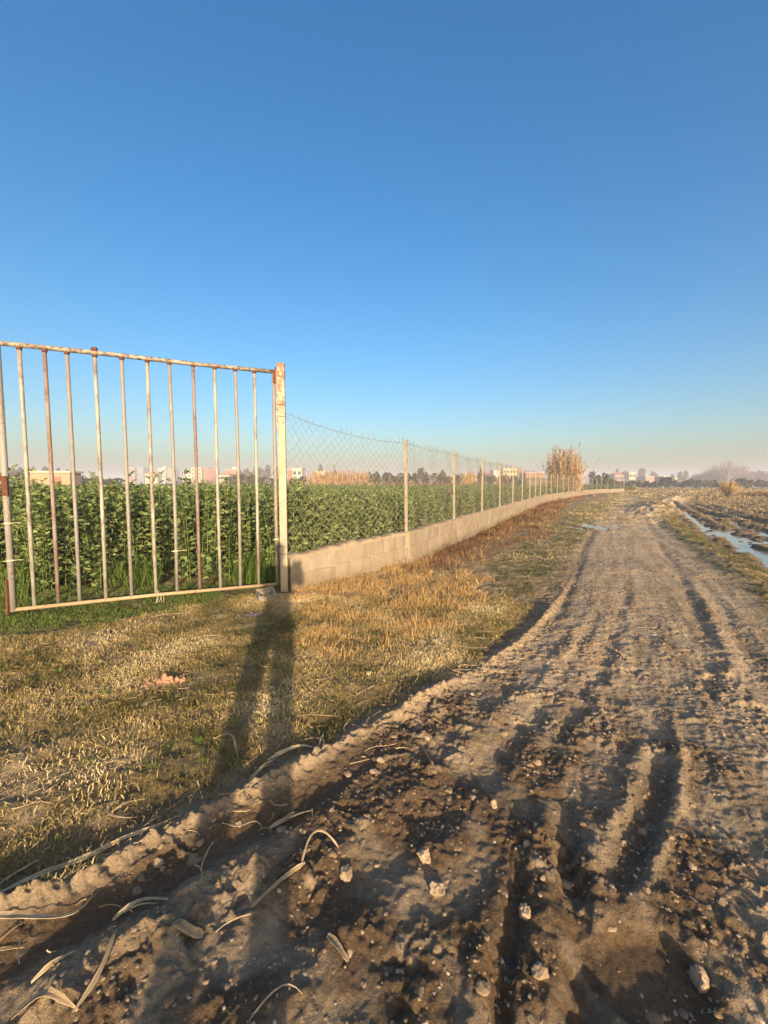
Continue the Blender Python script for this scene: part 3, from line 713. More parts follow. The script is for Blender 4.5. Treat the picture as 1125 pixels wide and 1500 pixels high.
def mesh_bay(L, za, zb, ta, tb, sag, seed=0, du=DU, r=.0023):
    "zigzag wires of one bay, x along the bay from 0 to L, top from ta to tb"
    rng = np.random.default_rng(seed)
    mb = MB(); nu = int(round(L / du)); nv = 25
    U, Vv = np.meshgrid(np.arange(nu + 2), np.arange(nv + 1), indexing='ij')
    jx, jz, jy = rng.normal(0, .005, U.shape), rng.normal(0, .004, U.shape), rng.normal(0, .006, U.shape)
    def pos(ui, vi):
        u = ui / nu; lo = za + (zb - za) * u; hi = ta + (tb - ta) * u - sag * 4 * u * (1 - u)
        x = np.clip(ui * du + jx[ui, vi], 0, L); z = lo + (hi - lo) * vi / nv + jz[ui, vi] * (vi < nv)
        y = jy[ui, vi] + .02 * np.sin(ui * .35 + vi * .2)
        return np.stack([x, y, z], -1)
    i, j = np.meshgrid(np.arange(nu), np.arange(nv), indexing='ij'); i, j = i.ravel(), j.ravel()
    a = i + ((i + j) % 2 == 0); b = i + ((i + j + 1) % 2 == 0)
    mb.segs(pos(a, j), pos(b, j + 1), r)
    # twisted ends sticking up above the tension wire
    k = np.arange(nu); e = k + ((k + nv) % 2 == 0); p = pos(e, np.full(nu, nv)); keep = rng.uniform(0, 1, nu) < .8; p = p[keep]
    q = p + np.stack([rng.normal(0, .02, len(p)), rng.normal(0, .012, len(p)), rng.uniform(.03, .085, len(p))], 1)
    mb.segs(p, q, r * 1.15)
    uu = np.linspace(0, 1, 13); top = ta + (tb - ta) * uu - sag * 4 * uu * (1 - uu) - .012
    tw = np.stack([uu * L, 0 * uu, top], 1); mb.segs(tw[:-1], tw[1:], .0032, 4)
    return mb
BASE1 = w_seg[0]; SP = 2.9
PTOP = 2.20
fence = empty('wire_fence', 'long chain link wire fence on thin pale posts standing on the block wall', 'fence', (W1[0], W1[1], 0))
foff = np.array([W1[0], W1[1], 0])
post_s = [BASE1]
while post_s[-1] + SP < WL - .4: post_s.append(post_s[-1] + SP)
post_s.append(WL - .15)
pm = MB(); pm.box((0, 0, 1.375), (.046, .046, 1.65)); pm.box((0, 0, 2.203), (.049, .049, .006)); post_me = pm.mesh('fence_post', M['fence_paint'])
tm = MB(); a = np.linspace(0, 2 * PI, 9); tm.tube(np.stack([.036 * np.cos(a), .036 * np.sin(a), 0 * a], 1), .0025, 4, False); tie_me = tm.mesh('wire_tie', M['tie'])
PX = []
for i, s in enumerate(post_s):
    p, t = wpos(s, -.055); PX.append((p, t))
    o = link('fence_post', post_me, fence); tilt = RNG.normal(0, .008, 2)
    o.location = (p[0] - foff[0], p[1] - foff[1], 0); o.rotation_euler = (tilt[0], tilt[1], math.atan2(t[1], t[0]))
    if i == len(post_s) - 1: o.scale = (2.2, 2.2, 1.06)
    for z in (.75, 1.2, 1.7, 2.12) if i < 4 else ():
        k = link('wire_tie', tie_me, o); k.location = (0, 0, z)
bay_me = [mesh_bay(SP, .60, .60, 2.17, 2.17, .035 + .03 * k, k).mesh('wire_mesh', M['wire']) for k in range(3)]
far_me = mesh_bay(SP, .60, .60, 2.17, 2.17, .05, 9, SP / 30, .0019).mesh('wire_mesh', M['wire'])
for i in range(len(PX) - 1):
    (a, ta_), (b, tb_) = PX[i], PX[i + 1]; d = b - a; L = np.linalg.norm(d); nr = np.array([d[1], -d[0]]) / L
    o = link('wire_mesh', bay_me[i % 3] if i < 9 else far_me, fence)
    o.location = (a[0] - nr[0] * .028 - foff[0], a[1] - nr[1] * .028 - foff[1], 0); o.rotation_euler = (0, 0, math.atan2(d[1], d[0])); o.scale = (L / SP, 1, 1)
# gate post and the first bay
GP = np.array([-1.335, 5.42]); gp_rot = math.radians(8)
gpost = empty('gate_post', 'square cream painted steel gate post with rust showing at its top', 'post', (GP[0], GP[1], 0), gp_rot)
gm = MB(); gm.box((0, 0, 1.42), (.092, .092, 3.12)); gm.box((-.056, .012, 2.55), (.018, .05, .75), t=.2)
gm.build('shaft', M['post_paint'], gpost)
gm = MB(); gm.box((0, 0, 2.985), (.100, .100, .012)); gm.build('top_plate', M['post_paint'], gpost)
for z in (2.47, 2.32, .62, .52):
    w = MB(); h = .0505 if z > 1 else .0505
    ring = np.array([(-h, -h, z), (h, -h, z - .01), (h, h, z), (-h, h, z + .008), (-h, -h, z)]); w.tube(ring, .0035, 5, False)
    w.build('wire_tie', M['tie'], gpost)
fa = GP + np.array([-.06, -.056]); fb = PX[0][0] - np.array([.0, .0]) + np.array([-.02, .03])
d = fb - fa; L = np.linalg.norm(d)
o = mesh_bay(L, .50, .61, 2.42, 2.17, .10, 21, L / round(L / DU), .0024).build('wire_mesh', M['wire'], fence)
o.location = (fa[0] - foff[0], fa[1] - foff[1], 0); o.rotation_euler = (0, 0, math.atan2(d[1], d[0]))

# ------------------------------------------------------------------ gate
GA, GB = D(0, 700, 4.33)[:2], D(404, 700, 5.45)[:2]
gd = GB - GA; gL = np.linalg.norm(gd); gang = math.atan2(gd[1], gd[0])
def gate_u(px):
    r = ray(px, 708); dx = r[0] / r[1]
    return (dx * GA[1] - GA[0]) / (gd[0] / gL - dx * gd[1] / gL)
ZB, ZT = .095, 2.90
M['bar_cream'] = m_paint('flaking_cream_paint', (.30, .295, .25), (.11, .08, .066), .60, .6, 14, .3, (.22, .17, .14))
M['bar_grey'] = m_paint('grey_pink_primer', (.22, .215, .205), (.12, .09, .078), .58, .6, 13, .25, (.30, .27, .22))
M['bar_rust'] = m_paint('rust_brown', (.22, .19, .17), (.11, .07, .06), .42, .75, 13, .3, (.21, .14, .11))
M['rail_chip'] = m_paint('chipped_dark_rail', (.30, .27, .21), (.035, .035, .037), .52, .55, 24, 1.0, (.16, .10, .08))
M['rust'] = m_plain('rusty_iron', (.06, .024, .015), (.13, .05, .028), 30, .85, .2, .5, 90, .003)
M['rail_tan'] = m_paint('tan_rail_paint', (.34, .25, .155), (.18, .09, .05), .75, .65, 20, 1.0)
gate = empty('metal_gate', 'tall metal bar gate of flaking cream and rusty round bars beside the square post', 'gate', (GA[0], GA[1], 0), gang)
mb = MB(); mb.tube([(-.02, 0, ZT), (gL * .33, 0, ZT + .004), (gL * .66, 0, ZT - .006), (gL, 0, ZT)], .025, 10); mb.build('top_rail', M['rail_chip'], gate, True)
mb = MB(); mb.tube([(-.02, 0, ZB - .01), (gL * .5, 0, ZB + .008), (gL + .01, 0, ZB)], .021, 10); mb.build('bottom_rail', M['rail_tan'], gate, True)
BARS = [(40, 'bar_cream'), (76, 'bar_rust'), (108, 'bar_grey'), (147.5, 'bar_cream'), (186, 'bar_grey'), (222.5, 'bar_cream'), (254, 'bar_grey'), (288, 'bar_rust'), (319, 'bar_cream'), (348.5, 'bar_grey'), (376, 'bar_cream')]
for i, (px, mm) in enumerate(BARS):
    u = gate_u(px); b = MB(); bow = RNG.normal(0, .006)
    b.tube([(u, 0, ZB + .018), (u + bow, RNG.normal(0, .004), 1.0), (u + bow, 0, 2.0), (u, 0, ZT - .022)], .0195, 10)
    o = b.build('bar', M[mm], gate, True)
    w = MB(); w.tube([(u, 0, ZT - .05), (u, 0, ZT - .02)], [.022, .03], 10); w.build('weld', M['rust'], o, True)
for px, r in ((8, .031), (403.5, .023)):
    u = gate_u(px); b = MB(); b.tube([(u, 0, ZB - .01), (u, 0, 1.2), (u, 0, ZT)], r, 12); b.build('stile', M['bar_grey'], gate, True)
u4 = gate_u(147.5); b = MB(); b.box((u4, 0, ZT + .035), (.055, .05, .05), jit=.004); b.build('rail_stub', M['rust'], gate)
uL = gate_u(8)
b = MB(); b.box((uL + .008, -.036, 1.42), (.05, .03, .20), jit=.003); b.box((uL - .06, -.045, 1.50), (.16, .024, .05), jit=.003); b.box((uL - .12, -.02, 1.44), (.03, .03, .09)); b.build('latch', M['rust'], gate)
b = MB(); b.tube([(uL - .035, -.03, .42), (uL - .04, -.035, .1), (uL - .055, -.04, -.08)], .013, 8); b.build('drop_bolt', M['rust'], gate, True)
uR = gate_u(403.5)
b = MB(); b.box((uR + .015, -.01, ZT - .07), (.05, .055, .15), jit=.003); b.box((uR + .05, 0, ZT + .005), (.12, .045, .035)); b.tube([(uR + .03, 0, ZT), (uR + .03, 0, ZT + .06)], .012, 8); b.build('hinge', M['rust'], gate)
b = MB(); b.box((uR + .1, .0, ZB + .01), (.16, .03, .035)); b.tube([(uR + .03, 0, ZB - .03), (uR + .03, 0, ZB + .06)], .014, 8); b.build('hinge', M['rust'], gate)
M['twine'] = m_plain('pale_twine', (.42, .36, .25), (.6, .52, .38), 30, .9, .1)
for u, z, s in ((uL, 1.02, 1), (uL, .62, 1), (gate_u(254), .62, 1), (uR, .70, 1)):
    b = MB()
    for k in range(3):
        a = np.linspace(0, 2 * PI, 10); b.tube(np.stack([u + .027 * np.cos(a) * (1.2 if u == uL else 1), .027 * np.sin(a) * (1.2 if u == uL else 1), z + .006 * k + 0 * a], 1), .003, 4, False)
    b.tube([(u - .05, -.03, z + .005), (u, -.036, z), (u + .07, -.03, z + .012), (u + .12, -.03, z + .008)], .003, 4)
    b.build('twine_tie', M['twine'], gate)
ug = gate_u(222)
b = MB()
for k in range(5):
    x0 = ug + .02 + .016 * k; r0 = random.uniform(-.05, .05); b.tube([(x0, -.026, ZB + .07 - .015 * k), (x0 + r0 * .2, -.032, ZB + .01), (x0 + r0 * .4, -.034, ZB - .04), (x0 + r0, -.05, ZB - .085)], .002, 4)
b.build('straw_wisp', M['twine'], gate)
b = MB()
for (du_, z0, z1) in ((.02, .75, .12), (-.015, .7, .3), (.035, 1.35, .9)):
    b.tube([(uR + du_, -.03, z0), (uR + du_ + .01, -.035, (z0 + z1) / 2), (uR + du_, -.03, z1)], .0035, 5)
b.build('hanging_wire', M['wire'], gate)

def lumpy(mb, c, r, sc=(1, 1, 1), seed=0, sub=2, amp=.25, rot=0, t=.5):
    "irregular stone or clod"
    V, Fc = ICO[sub]; k = V * 1.0
    rng = np.random.default_rng(seed); dirs = rng.normal(0, 1, (12, 3)); dirs /= np.linalg.norm(dirs, axis=1)[:, None]
    ofs = rng.uniform(.5, .95, 12)
    rr = np.ones(len(V))
    for dv, of in zip(dirs, ofs):
        c_ = V @ dv; rr = np.where(c_ > .05, np.minimum(rr, np.clip(of, .5, 1) / np.clip(c_, .4, 9)), rr)
    rr *= rng.uniform(.9, 1.06, len(V)) if amp else 1
    rr *= 1 + amp * .25 * np.array([math.sin(7 * a + seed) * math.cos(5 * b_) for a, b_, _ in V])
    P = k * rr[:, None] * r * np.array(sc)
    P = P @ rotz(rot).T
    mb.add(P + np.array(c), f3=Fc, t=t); return mb
def ico(sub):
    import bmesh
    bm = bmesh.new(); bmesh.ops.create_icosphere(bm, subdivisions=sub, radius=1)
    V = np.array([v.co[:] for v in bm.verts]); Fc = np.array([[v.index for v in f.verts] for f in bm.faces]); bm.free(); return V, Fc
ICO = {1: ico(1), 2: ico(2), 3: ico(3), 4: ico(4)}

# broken concrete footing under the hinge corner
M['concrete'] = m_plain('rough_concrete', (.12, .105, .08), (.22, .195, .15), 18, .95, .15, .8, 70, .008)
cp = G(391, 880)
b = MB(); z = gz(*cp)
for i in range(5):
    pass
V = np.array([(-.10, -.09, -.05), (.10, -.08, -.05), (.11, .10, -.05), (-.11, .10, -.05), (-.125, -.10, .13), (.10, -.085, .115), (.12, .11, .15), (-.10, .12, .14),
              (-.075, -.06, .118), (.06, -.055, .095), (.075, .07, .11), (-.07, .08, .11), (-.05, -.04, .02), (.05, -.035, .02), (.05, .05, .02), (-.05, .06, .02)])
fq = [(0, 1, 5, 4), (1, 2, 6, 5), (2, 3, 7, 6), (3, 0, 4, 7), (4, 5, 9, 8), (5, 6, 10, 9), (6, 7, 11, 10), (7, 4, 8, 11), (8, 9, 13, 12), (9, 10, 14, 13), (10, 11, 15, 14), (11, 8, 12, 15), (12, 13, 14, 15), (0, 3, 2, 1)]
b.add(V, fq); o = b.build('concrete_block', M['concrete']); o.location = (cp[0], cp[1], z - .03); o.rotation_euler = (.09, -.07, gang + .15)
tag(o, 'broken hollow concrete block sitting under the hinge corner of the gate', 'block')

# ------------------------------------------------------------------ leaf helper
def leaf_quads(C, Dv, N, L, W, fold=.25):
    "oval folded leaves: 6 points, two faces each"
    Dv = Dv / (np.linalg.norm(Dv, axis=1)[:, None] + 1e-9); Sd = np.cross(Dv, N); Sd /= np.linalg.norm(Sd, axis=1)[:, None] + 1e-9
    Nn = np.cross(Sd, Dv); L = L[:, None]; W = W[:, None]
    lift = Nn * W * fold
    b = C; tip = C + Dv * L - Nn * L * .12
    l1, r1 = C + Dv * L * .28 - Sd * W * .46 + lift, C + Dv * L * .28 + Sd * W * .46 + lift
    l2, r2 = C + Dv * L * .70 - Sd * W * .42 + lift * .8, C + Dv * L * .70 + Sd * W * .42 + lift * .8
    V = np.stack([b, l1, l2, tip, r2, r1], 1).reshape(-1, 3)
    k = np.arange(len(C))[:, None] * 6
    return V, np.concatenate([k + np.array([[0, 3, 2, 1]]), k + np.array([[0, 5, 4, 3]])])
def quads(C, Dv, Sd, L, W):
    "small diamond leaves, one face each"
    L = L[:, None]; W = W[:, None]
    V = np.stack([C - Dv * L * .5, C + Sd * W * .5, C + Dv * L * .5, C - Sd * W * .5], 1).reshape(-1, 3)
    return V, np.arange(len(C))[:, None] * 4 + np.array([[0, 1, 2, 3]])
def runit(rng, n):
    v = rng.normal(0, 1, (n, 3)); return v / np.linalg.norm(v, axis=1)[:, None]

# ------------------------------------------------------------------ bean crop
M['bean_leaf'] = m_tint('bean_leaf', [(0, (.035, .058, .016)), (.4, (.105, .148, .047)), (.75, (.18, .225, .08)), (1, (.26, .30, .11))], .55, .3, .2)
M['bean_stem'] = m_plain('bean_stem', (.08, .12, .03), (.16, .19, .06), 8, .7, .2)
M['bean_flower'] = m_plain('bean_flower', (.62, .60, .50), (.75, .73, .66), 30, .8, .1)
def bean_parts(seed, nst=4, lod=1.0, lo=.04, h0=1.13):
    rng = np.random.default_rng(seed); vs = rng.normal(0, .10); Cs, Ds, Ns, Ls, Ws, Ts = [], [], [], [], [], []; st = MB(); fl = []
    for k in range(nst):
        a = rng.uniform(0, 2 * PI); br = np.array([math.cos(a), math.sin(a)]) * rng.uniform(.05, .19); H = h0 * (1.05 if k == 0 else 1) * (.8 if k == nst - 1 else 1) * rng.uniform(.82, 1.12)
        ln = np.array([math.cos(a), math.sin(a)]) * rng.uniform(.02, .16)
        zs = np.linspace(0, H, 7); tt = zs / H
        path = np.stack([br[0] + ln[0] * tt ** 1.5, br[1] + ln[1] * tt ** 1.5, zs], 1); st.tube(path, .0055 - .003 * tt, 5, False)
        nn = int(H / .054 * lod); phi = rng.uniform(0, 6)
        for j in range(nn):
            z = lo + (H - lo) * (j + rng.uniform(0, .6)) / nn; t = z / H
            b = np.array([br[0] + ln[0] * t ** 1.5, br[1] + ln[1] * t ** 1.5, z]); phi += PI + rng.normal(0, .5)
            d = np.array([math.cos(phi), math.sin(phi), .35 + .6 * t * t]); d /= np.linalg.norm(d); sd = np.array([-d[1], d[0], 0]); sd /= np.linalg.norm(sd)
            pet = rng.uniform(.05, .11) * (1.0 - .45 * t)
            ty = rng.normal(.42, .22) + vs + (.45 * (t - .8) if t > .8 else 0)
            for e in range(4):
                f = .25 + .25 * e; sg = 1 if e % 2 else -1
                Cs.append(b + d * pet * f); v = d * .55 + sd * sg * .8 + np.array([0, 0, rng.normal(0, .3)]); Ds.append(v)
                nv = np.array([0, 0, 1.0]) + rng.normal(0, .85, 3) - d * .2; Ns.append(nv); l = rng.uniform(.06, .105) * (1.2 - .4 * t)
                l = l * .78; Ls.append(l); Ws.append(l * rng.uniform(.46, .6)); Ts.append(ty + rng.normal(0, .12))
            if .4 < t < .9 and rng.uniform() < .16: fl.append((b + d * .02, rng.uniform(0, 6)))
    Ns = np.array(Ns); V, q = leaf_quads(np.array(Cs), np.array(Ds), Ns / np.linalg.norm(Ns, axis=1)[:, None], np.array(Ls), np.array(Ws))
    T = np.repeat(np.clip(Ts, 0, 1), 6)
    fm = MB()
    for p, a in fl:
        for k in range(3):
            d = np.array([math.cos(a + k * .9), math.sin(a + k * .9), .2 * k - .3]); s_ = np.array([-d[1], d[0], .3])
            v, f = quads(np.array([p + d * .012]), np.array([d]), np.array([s_]), np.array([.026]), np.array([.015])); fm.add(v, f)
    return V, q, T, st, fm
field_dir = W1 - W0
def in_field(x, y):
    d, s, p = pdist(x, y, W_PATH)
    ok = (s > 0) & (d > .38)
    # beyond the gate line
    gx, gy = gd / gL; u = (x - GA[0]) * gx + (y - GA[1]) * gy; v = -(x - GA[0]) * gy + (y - GA[1]) * gx
    edge = 1.25 - .25 * np.clip(u, 0, 3.3) / 3.3 + .22 * fbm(u * .9, u * 0, 3, 77)
    return ok & np.where(u < gL + .1, v > edge, True)
cand = []
rng = np.random.default_rng(31)
for y in np.arange(4.4, 15, .30):
    for x in np.arange(-16, 8, .34):
        cand.append((x + rng.normal(0, .07), y + rng.normal(0, .07)))
cand = np.array(cand); ok = in_field(cand[:, 0], cand[:, 1]) & (np.abs(cand[:, 0]) < cand[:, 1] * 1.05 + .8)
cand = cand[ok]; rr = np.hypot(cand[:, 0], cand[:, 1])
# the plants that show largest: the front row facing the camera first, then the next ones
order = np.argsort(rr); near_p, rest_p = cand[order[:300]], cand[order[300:]]
NV = 8; variants = []
def crop_h(x, y): return 1.0 + .20 * sstep(0.8, -1.0, x + .1 * y) * sstep(11, 6, y) + .08 * fbm(x * .9, y * .9, 3, 83)
for k in range(NV):
    V, q, T, st, fm = bean_parts(500 + k, 5)
    variants.append((raw_mesh('leaves', V, [q], M['bean_leaf'], True, T), st.mesh('stem', M['bean_stem'], True), fm.mesh('blossoms', M['bean_flower']) if fm.v else None))
BL, BG = 'leafy waist high broad bean plant among the rows nearest the gate and fence', 'nearest broad bean plants'
for i, (x, y) in enumerate(near_p):
    v = variants[i % NV]; r_ = empty('bean_plant', BL, 'bean plant', (x, y, gz(x, y) - .01), rng.uniform(0, 6.28), BG)
    s_ = float(crop_h(np.array(x), np.array(y))) * rng.uniform(.82, 1.1); r_.scale = (s_, s_, s_)
    for nm, me in zip(('leaves', 'stem', 'blossoms'), v):
        if me is not None: link(nm, me, r_)
def crop_mass():
    Vs, Qs, Ts = [], [], []; n = 0
    tops = [bean_parts(700 + k, 3, .8, .45) for k in range(8)]
    def put(x, y, tpl, sc, keep=1.0, big=1.0):
        nonlocal n
        V, q, T = tpl[:3]; a = rng.uniform(0, 6.28); P = V.reshape(-1, 6, 3); tt = T.reshape(-1, 6)
        if keep < 1:
            m = rng.uniform(0, 1, len(P)) < keep; P = P[m]; tt = tt[m]
        if big != 1: c = P[:, :1]; P = c + (P - c) * big
        P = P.reshape(-1, 3) * np.array([sc * max(1, big * .8), sc * max(1, big * .8), sc]); P = P @ rotz(a).T + np.array([x, y, 0])
        k = np.arange(len(P) // 6)[:, None] * 6 + n
        Vs.append(P); Ts.append(np.clip(tt.ravel() + rng.normal(0, .06), 0, 1)); n += len(P)
        Qs.append(k + np.array([[0, 3, 2, 1]])); Qs.append(k + np.array([[0, 5, 4, 3]]))
    for (x, y) in rest_p: put(x, y, tops[rng.integers(8)], float(crop_h(np.array(x), np.array(y))) * rng.uniform(.9, 1.08), .85)
    y = 14.8
    while y < 72:
        st = .36 + .012 * (y - 14); w = y * 1.05 + 1
        xs = np.arange(-w, min(w, .62 * y + 2), st * 1.1); xs = xs + rng.normal(0, st * .25, len(xs)); ys_ = y + rng.normal(0, st * .25, len(xs))
        k = in_field(xs, ys_); kp = max(.16, .75 - .016 * (y - 14))
        for a, b in zip(xs[k], ys_[k]): put(a, b, tops[rng.integers(8)], float(crop_h(np.array(a), np.array(b))) * rng.uniform(.9, 1.08), kp * .6, 1 + .035 * (y - 14))
        y += st * 1.1
    print('crop verts', n)
    o = link('bean_crop', raw_mesh('bean_crop', np.concatenate(Vs), [np.concatenate(Qs)], M['bean_leaf'], True, np.concatenate(Ts)))
    tag(o, 'dense green broad bean crop filling the field beyond the nearest plants', 'bean crop', kind='stuff')
crop_mass()
# tall grass tufts between gate and crop
TG = [[(150, 862), (235, 862), (240, 845), (215, 838), (155, 840)], [(330, 862), (405, 862), (408, 842), (350, 838)], [(-60, 880), (40, 880), (60, 858), (-40, 855)]]
Ps = [scatter(GL(p_), 900, 180 + i, .1) for i, p_ in enumerate(TG)]
for s0, s1 in ((.1, 2.3), (2.6, 9)):
    k = rng.uniform(s0, s1, int((s1 - s0) * 130)); q = np.array([wpos(s, -.24 - rng.uniform(0, .22))[0] for s in k]); Ps.append(q)
P = np.concatenate(Ps); n = len(P); print('tall', n)
o = blades('tall_grass', P, .25 + .42 * rnd(n, 92), .006 + .004 * rnd(n, 93), .75, M['green_grass'], np.clip(.2 + .6 * rnd(n, 94), 0, 1), seed=95)
tag(o, 'long green grass blades growing at the crop edge behind gate and wall', 'grass', kind='stuff')

# ------------------------------------------------------------------ distant trees, hedges, reeds
M['fol_dark'] = m_tint('dark_foliage', [(0, (.012, .018, .006)), (.5, (.036, .044, .015)), (.85, (.08, .08, .03)), (1, (.15, .13, .055))], .6, .25, .1)
M['fol_olive'] = m_tint('olive_foliage', [(0, (.022, .026, .009)), (.5, (.055, .056, .02)), (.85, (.10, .088, .036)), (1, (.17, .13, .06))], .7, .2, .1)
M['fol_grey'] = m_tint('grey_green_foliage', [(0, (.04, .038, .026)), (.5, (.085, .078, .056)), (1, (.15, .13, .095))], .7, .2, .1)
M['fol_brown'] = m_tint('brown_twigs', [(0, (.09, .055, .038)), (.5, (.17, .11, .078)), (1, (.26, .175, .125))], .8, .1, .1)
M['fol_russet'] = m_tint('russet_weeds', [(0, (.08, .035, .02)), (.5, (.19, .09, .05)), (1, (.32, .18, .10))], .8, .1, .1)
M['fol_yellow'] = m_tint('yellow_twigs', [(0, (.16, .09, .025)), (.5, (.36, .23, .06)), (1, (.55, .38, .12))], .8, .1, .1)
M['reed_tan'] = m_tint('tan_reeds', [(0, (.15, .085, .04)), (.5, (.34, .21, .10)), (1, (.50, .35, .19))], .8, .1, .15)
M['reed_grey'] = m_tint('green_grey_reeds', [(0, (.07, .065, .03)), (.5, (.18, .155, .08)), (1, (.34, .27, .15))], .8, .1, .15)
M['plume'] = m_tint('reed_plumes', [(0, (.20, .12, .10)), (.5, (.33, .22, .18)), (1, (.48, .34, .28))], .9, .05, .2)
M['bark'] = m_plain('bark', (.06, .045, .034), (.12, .09, .065), 5, .9, .1)

def crown_mesh(seed, W, H, zb, n, leaf, mat, kind='round', lum=.0):
    rng = np.random.default_rng(seed); nc = 16 if kind != 'tall' else 12
    c = runit(rng, nc) * rng.uniform(.25, .85, nc)[:, None]
    c[:, 2] = np.where(c[:, 2] < -.55, -c[:, 2] * .5, c[:, 2])
    if kind == 'tall': c[:, :2] *= .75
    cr = rng.uniform(.22, .46, nc) * (1.0 if kind != 'bare' else 1.2); ct = rng.uniform(.2, .8, nc)
    w = cr ** 2; k = rng.choice(nc, n, p=w / w.sum()); u = runit(rng, n); rad = cr[k] * rng.uniform(.35, 1.08, n) ** (.5)
    if kind == 'bare': rad = cr[k] * rng.uniform(0, 1.25, n) ** .8; c[:, 2] = np.where(np.hypot(c[:, 0], c[:, 1]) > .5, np.minimum(c[:, 2], .15), c[:, 2])
    P = c[k] + u * rad[:, None]
    P = P * np.array([W / 2 / 1.05, W / 2 / 1.05, H / 2 / 1.05]); P[:, 2] += zb + H / 2
    P[:, 2] = np.maximum(P[:, 2], zb * .6 + .05)
    d = runit(rng, n)
    if kind == 'bare': d = d + np.array([0, 0, 1.0]); d /= np.linalg.norm(d, axis=1)[:, None]
    s = np.cross(d, runit(rng, n)); s /= np.linalg.norm(s, axis=1)[:, None] + 1e-9
    L = leaf * rng.uniform(.6, 1.4, n); Wd = L * (.62 if kind != 'bare' else .09)
    if kind == 'bare': L = L * 1.6
    V, q = quads(P, d, s, L, Wd)
    t = np.repeat(np.clip(ct[k] + rng.normal(0, .17, n) + lum, 0, 1), 4)
    return raw_mesh('crown', V, [q], mat, False, t)
def trunk_mesh(seed, H, r, bare=0):
    rng = np.random.default_rng(seed); m = MB()
    if bare:
        for k in range(46):
            a = rng.uniform(0, 6.28); sp_ = rng.uniform(.1, 1) ** .7 * bare * .5; hh = H * rng.uniform(.75, 1.08) * (1 - .35 * (sp_ / (bare * .5)) ** 2); t = np.linspace(0, 1, 6)
            m.tube(np.stack([math.cos(a) * sp_ * t ** 1.3, math.sin(a) * sp_ * t ** 1.3, hh * t - .1], 1) + np.concatenate([np.zeros((1, 3)), rng.normal(0, .02 * H, (5, 3))]), r * (.55 - .47 * t), 4, False, t=.3)
        return m.mesh('trunk', M['bark'], True)
    bx, by = rng.normal(0, .06 * H, 2)
    m.tube([(0, 0, -.2), (bx * .3, by * .3, H * .4), (bx, by, H * .8)], [r, r * .75, r * .35], 7)
    for k in range(5):
        a = rng.uniform(0, 6.28); z0 = H * rng.uniform(.35, .6); l = H * rng.uniform(.25, .4)
        m.tube([(bx * .5, by * .5, z0), (math.cos(a) * l * .5, math.sin(a) * l * .5, z0 + l * .5), (math.cos(a) * l, math.sin(a) * l, z0 + l * .8)], [r * .45, r * .3, r * .12], 5)
    return m.mesh('trunk', M['bark'], True)
TC = {}
def tree(name, label, cat, px, ytop, wpx, Y, mat, seed, kind='round', n=900, base=.15, group=None, share=None, lum=0):
    top = D(px, ytop, Y)[2]; x = D(px, ytop, Y)[0]; W = wpx * Y / F; H = top
    r_ = empty(name, label, cat, (x, Y, 0), 0, group)
    if share is not None and share in TC:
        cm, tm_, w0, h0 = TC[share]; r_.scale = (W / w0, W / w0, H / h0); r_.rotation_euler = (0, 0, seed * 1.7)
    else:
        leaf = max(.16, .0042 * Y) * (1.0 if kind != 'bare' else .9)
        cm = crown_mesh(seed, W, H * (1 - base), H * base, n, leaf, M[mat], kind, lum); tm_ = trunk_mesh(seed, H * .95 if kind == 'bare' else H * .9, max(.05, .035 * H), W * .95 if kind == 'bare' else 0)
        if share is not None: TC[share] = (cm, tm_, W, H)
    link('crown', cm, r_); link('trunk', tm_, r_); return r_
# far left, beyond the crop
LT = [(-30, 684, 60, 80), (8, 686, 40, 85), (30, 688, 30, 85), (116, 692, 26, 70), (136, 697, 30, 80), (165, 697, 40, 90)]
for i, (px, yt, w, Y) in enumerate(LT):
    tree('tree', ['dense dark tree at the left edge behind the gate latch', 'dark tree showing between the first two gate bars', 'smaller dark tree left of the flat roofed shed',
                  'dark bush at the right end of the flat roofed shed', 'low dark bush beyond the crop right of the shed', 'wide low green bush beyond the crop between fourth and fifth gate bars'][i], 'tree', px, yt, w, Y, 'fol_dark', 40 + i, n=900)
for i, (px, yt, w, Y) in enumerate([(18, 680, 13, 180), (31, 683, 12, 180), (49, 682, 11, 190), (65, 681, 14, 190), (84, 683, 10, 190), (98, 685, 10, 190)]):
    tree('hazy_tree', 'hazy grey tree top rising behind the flat roofed shed', 'tree', px, yt, w, Y, 'fol_grey', 60 + i, 'tall', 500, .3, 'hazy trees behind the shed')
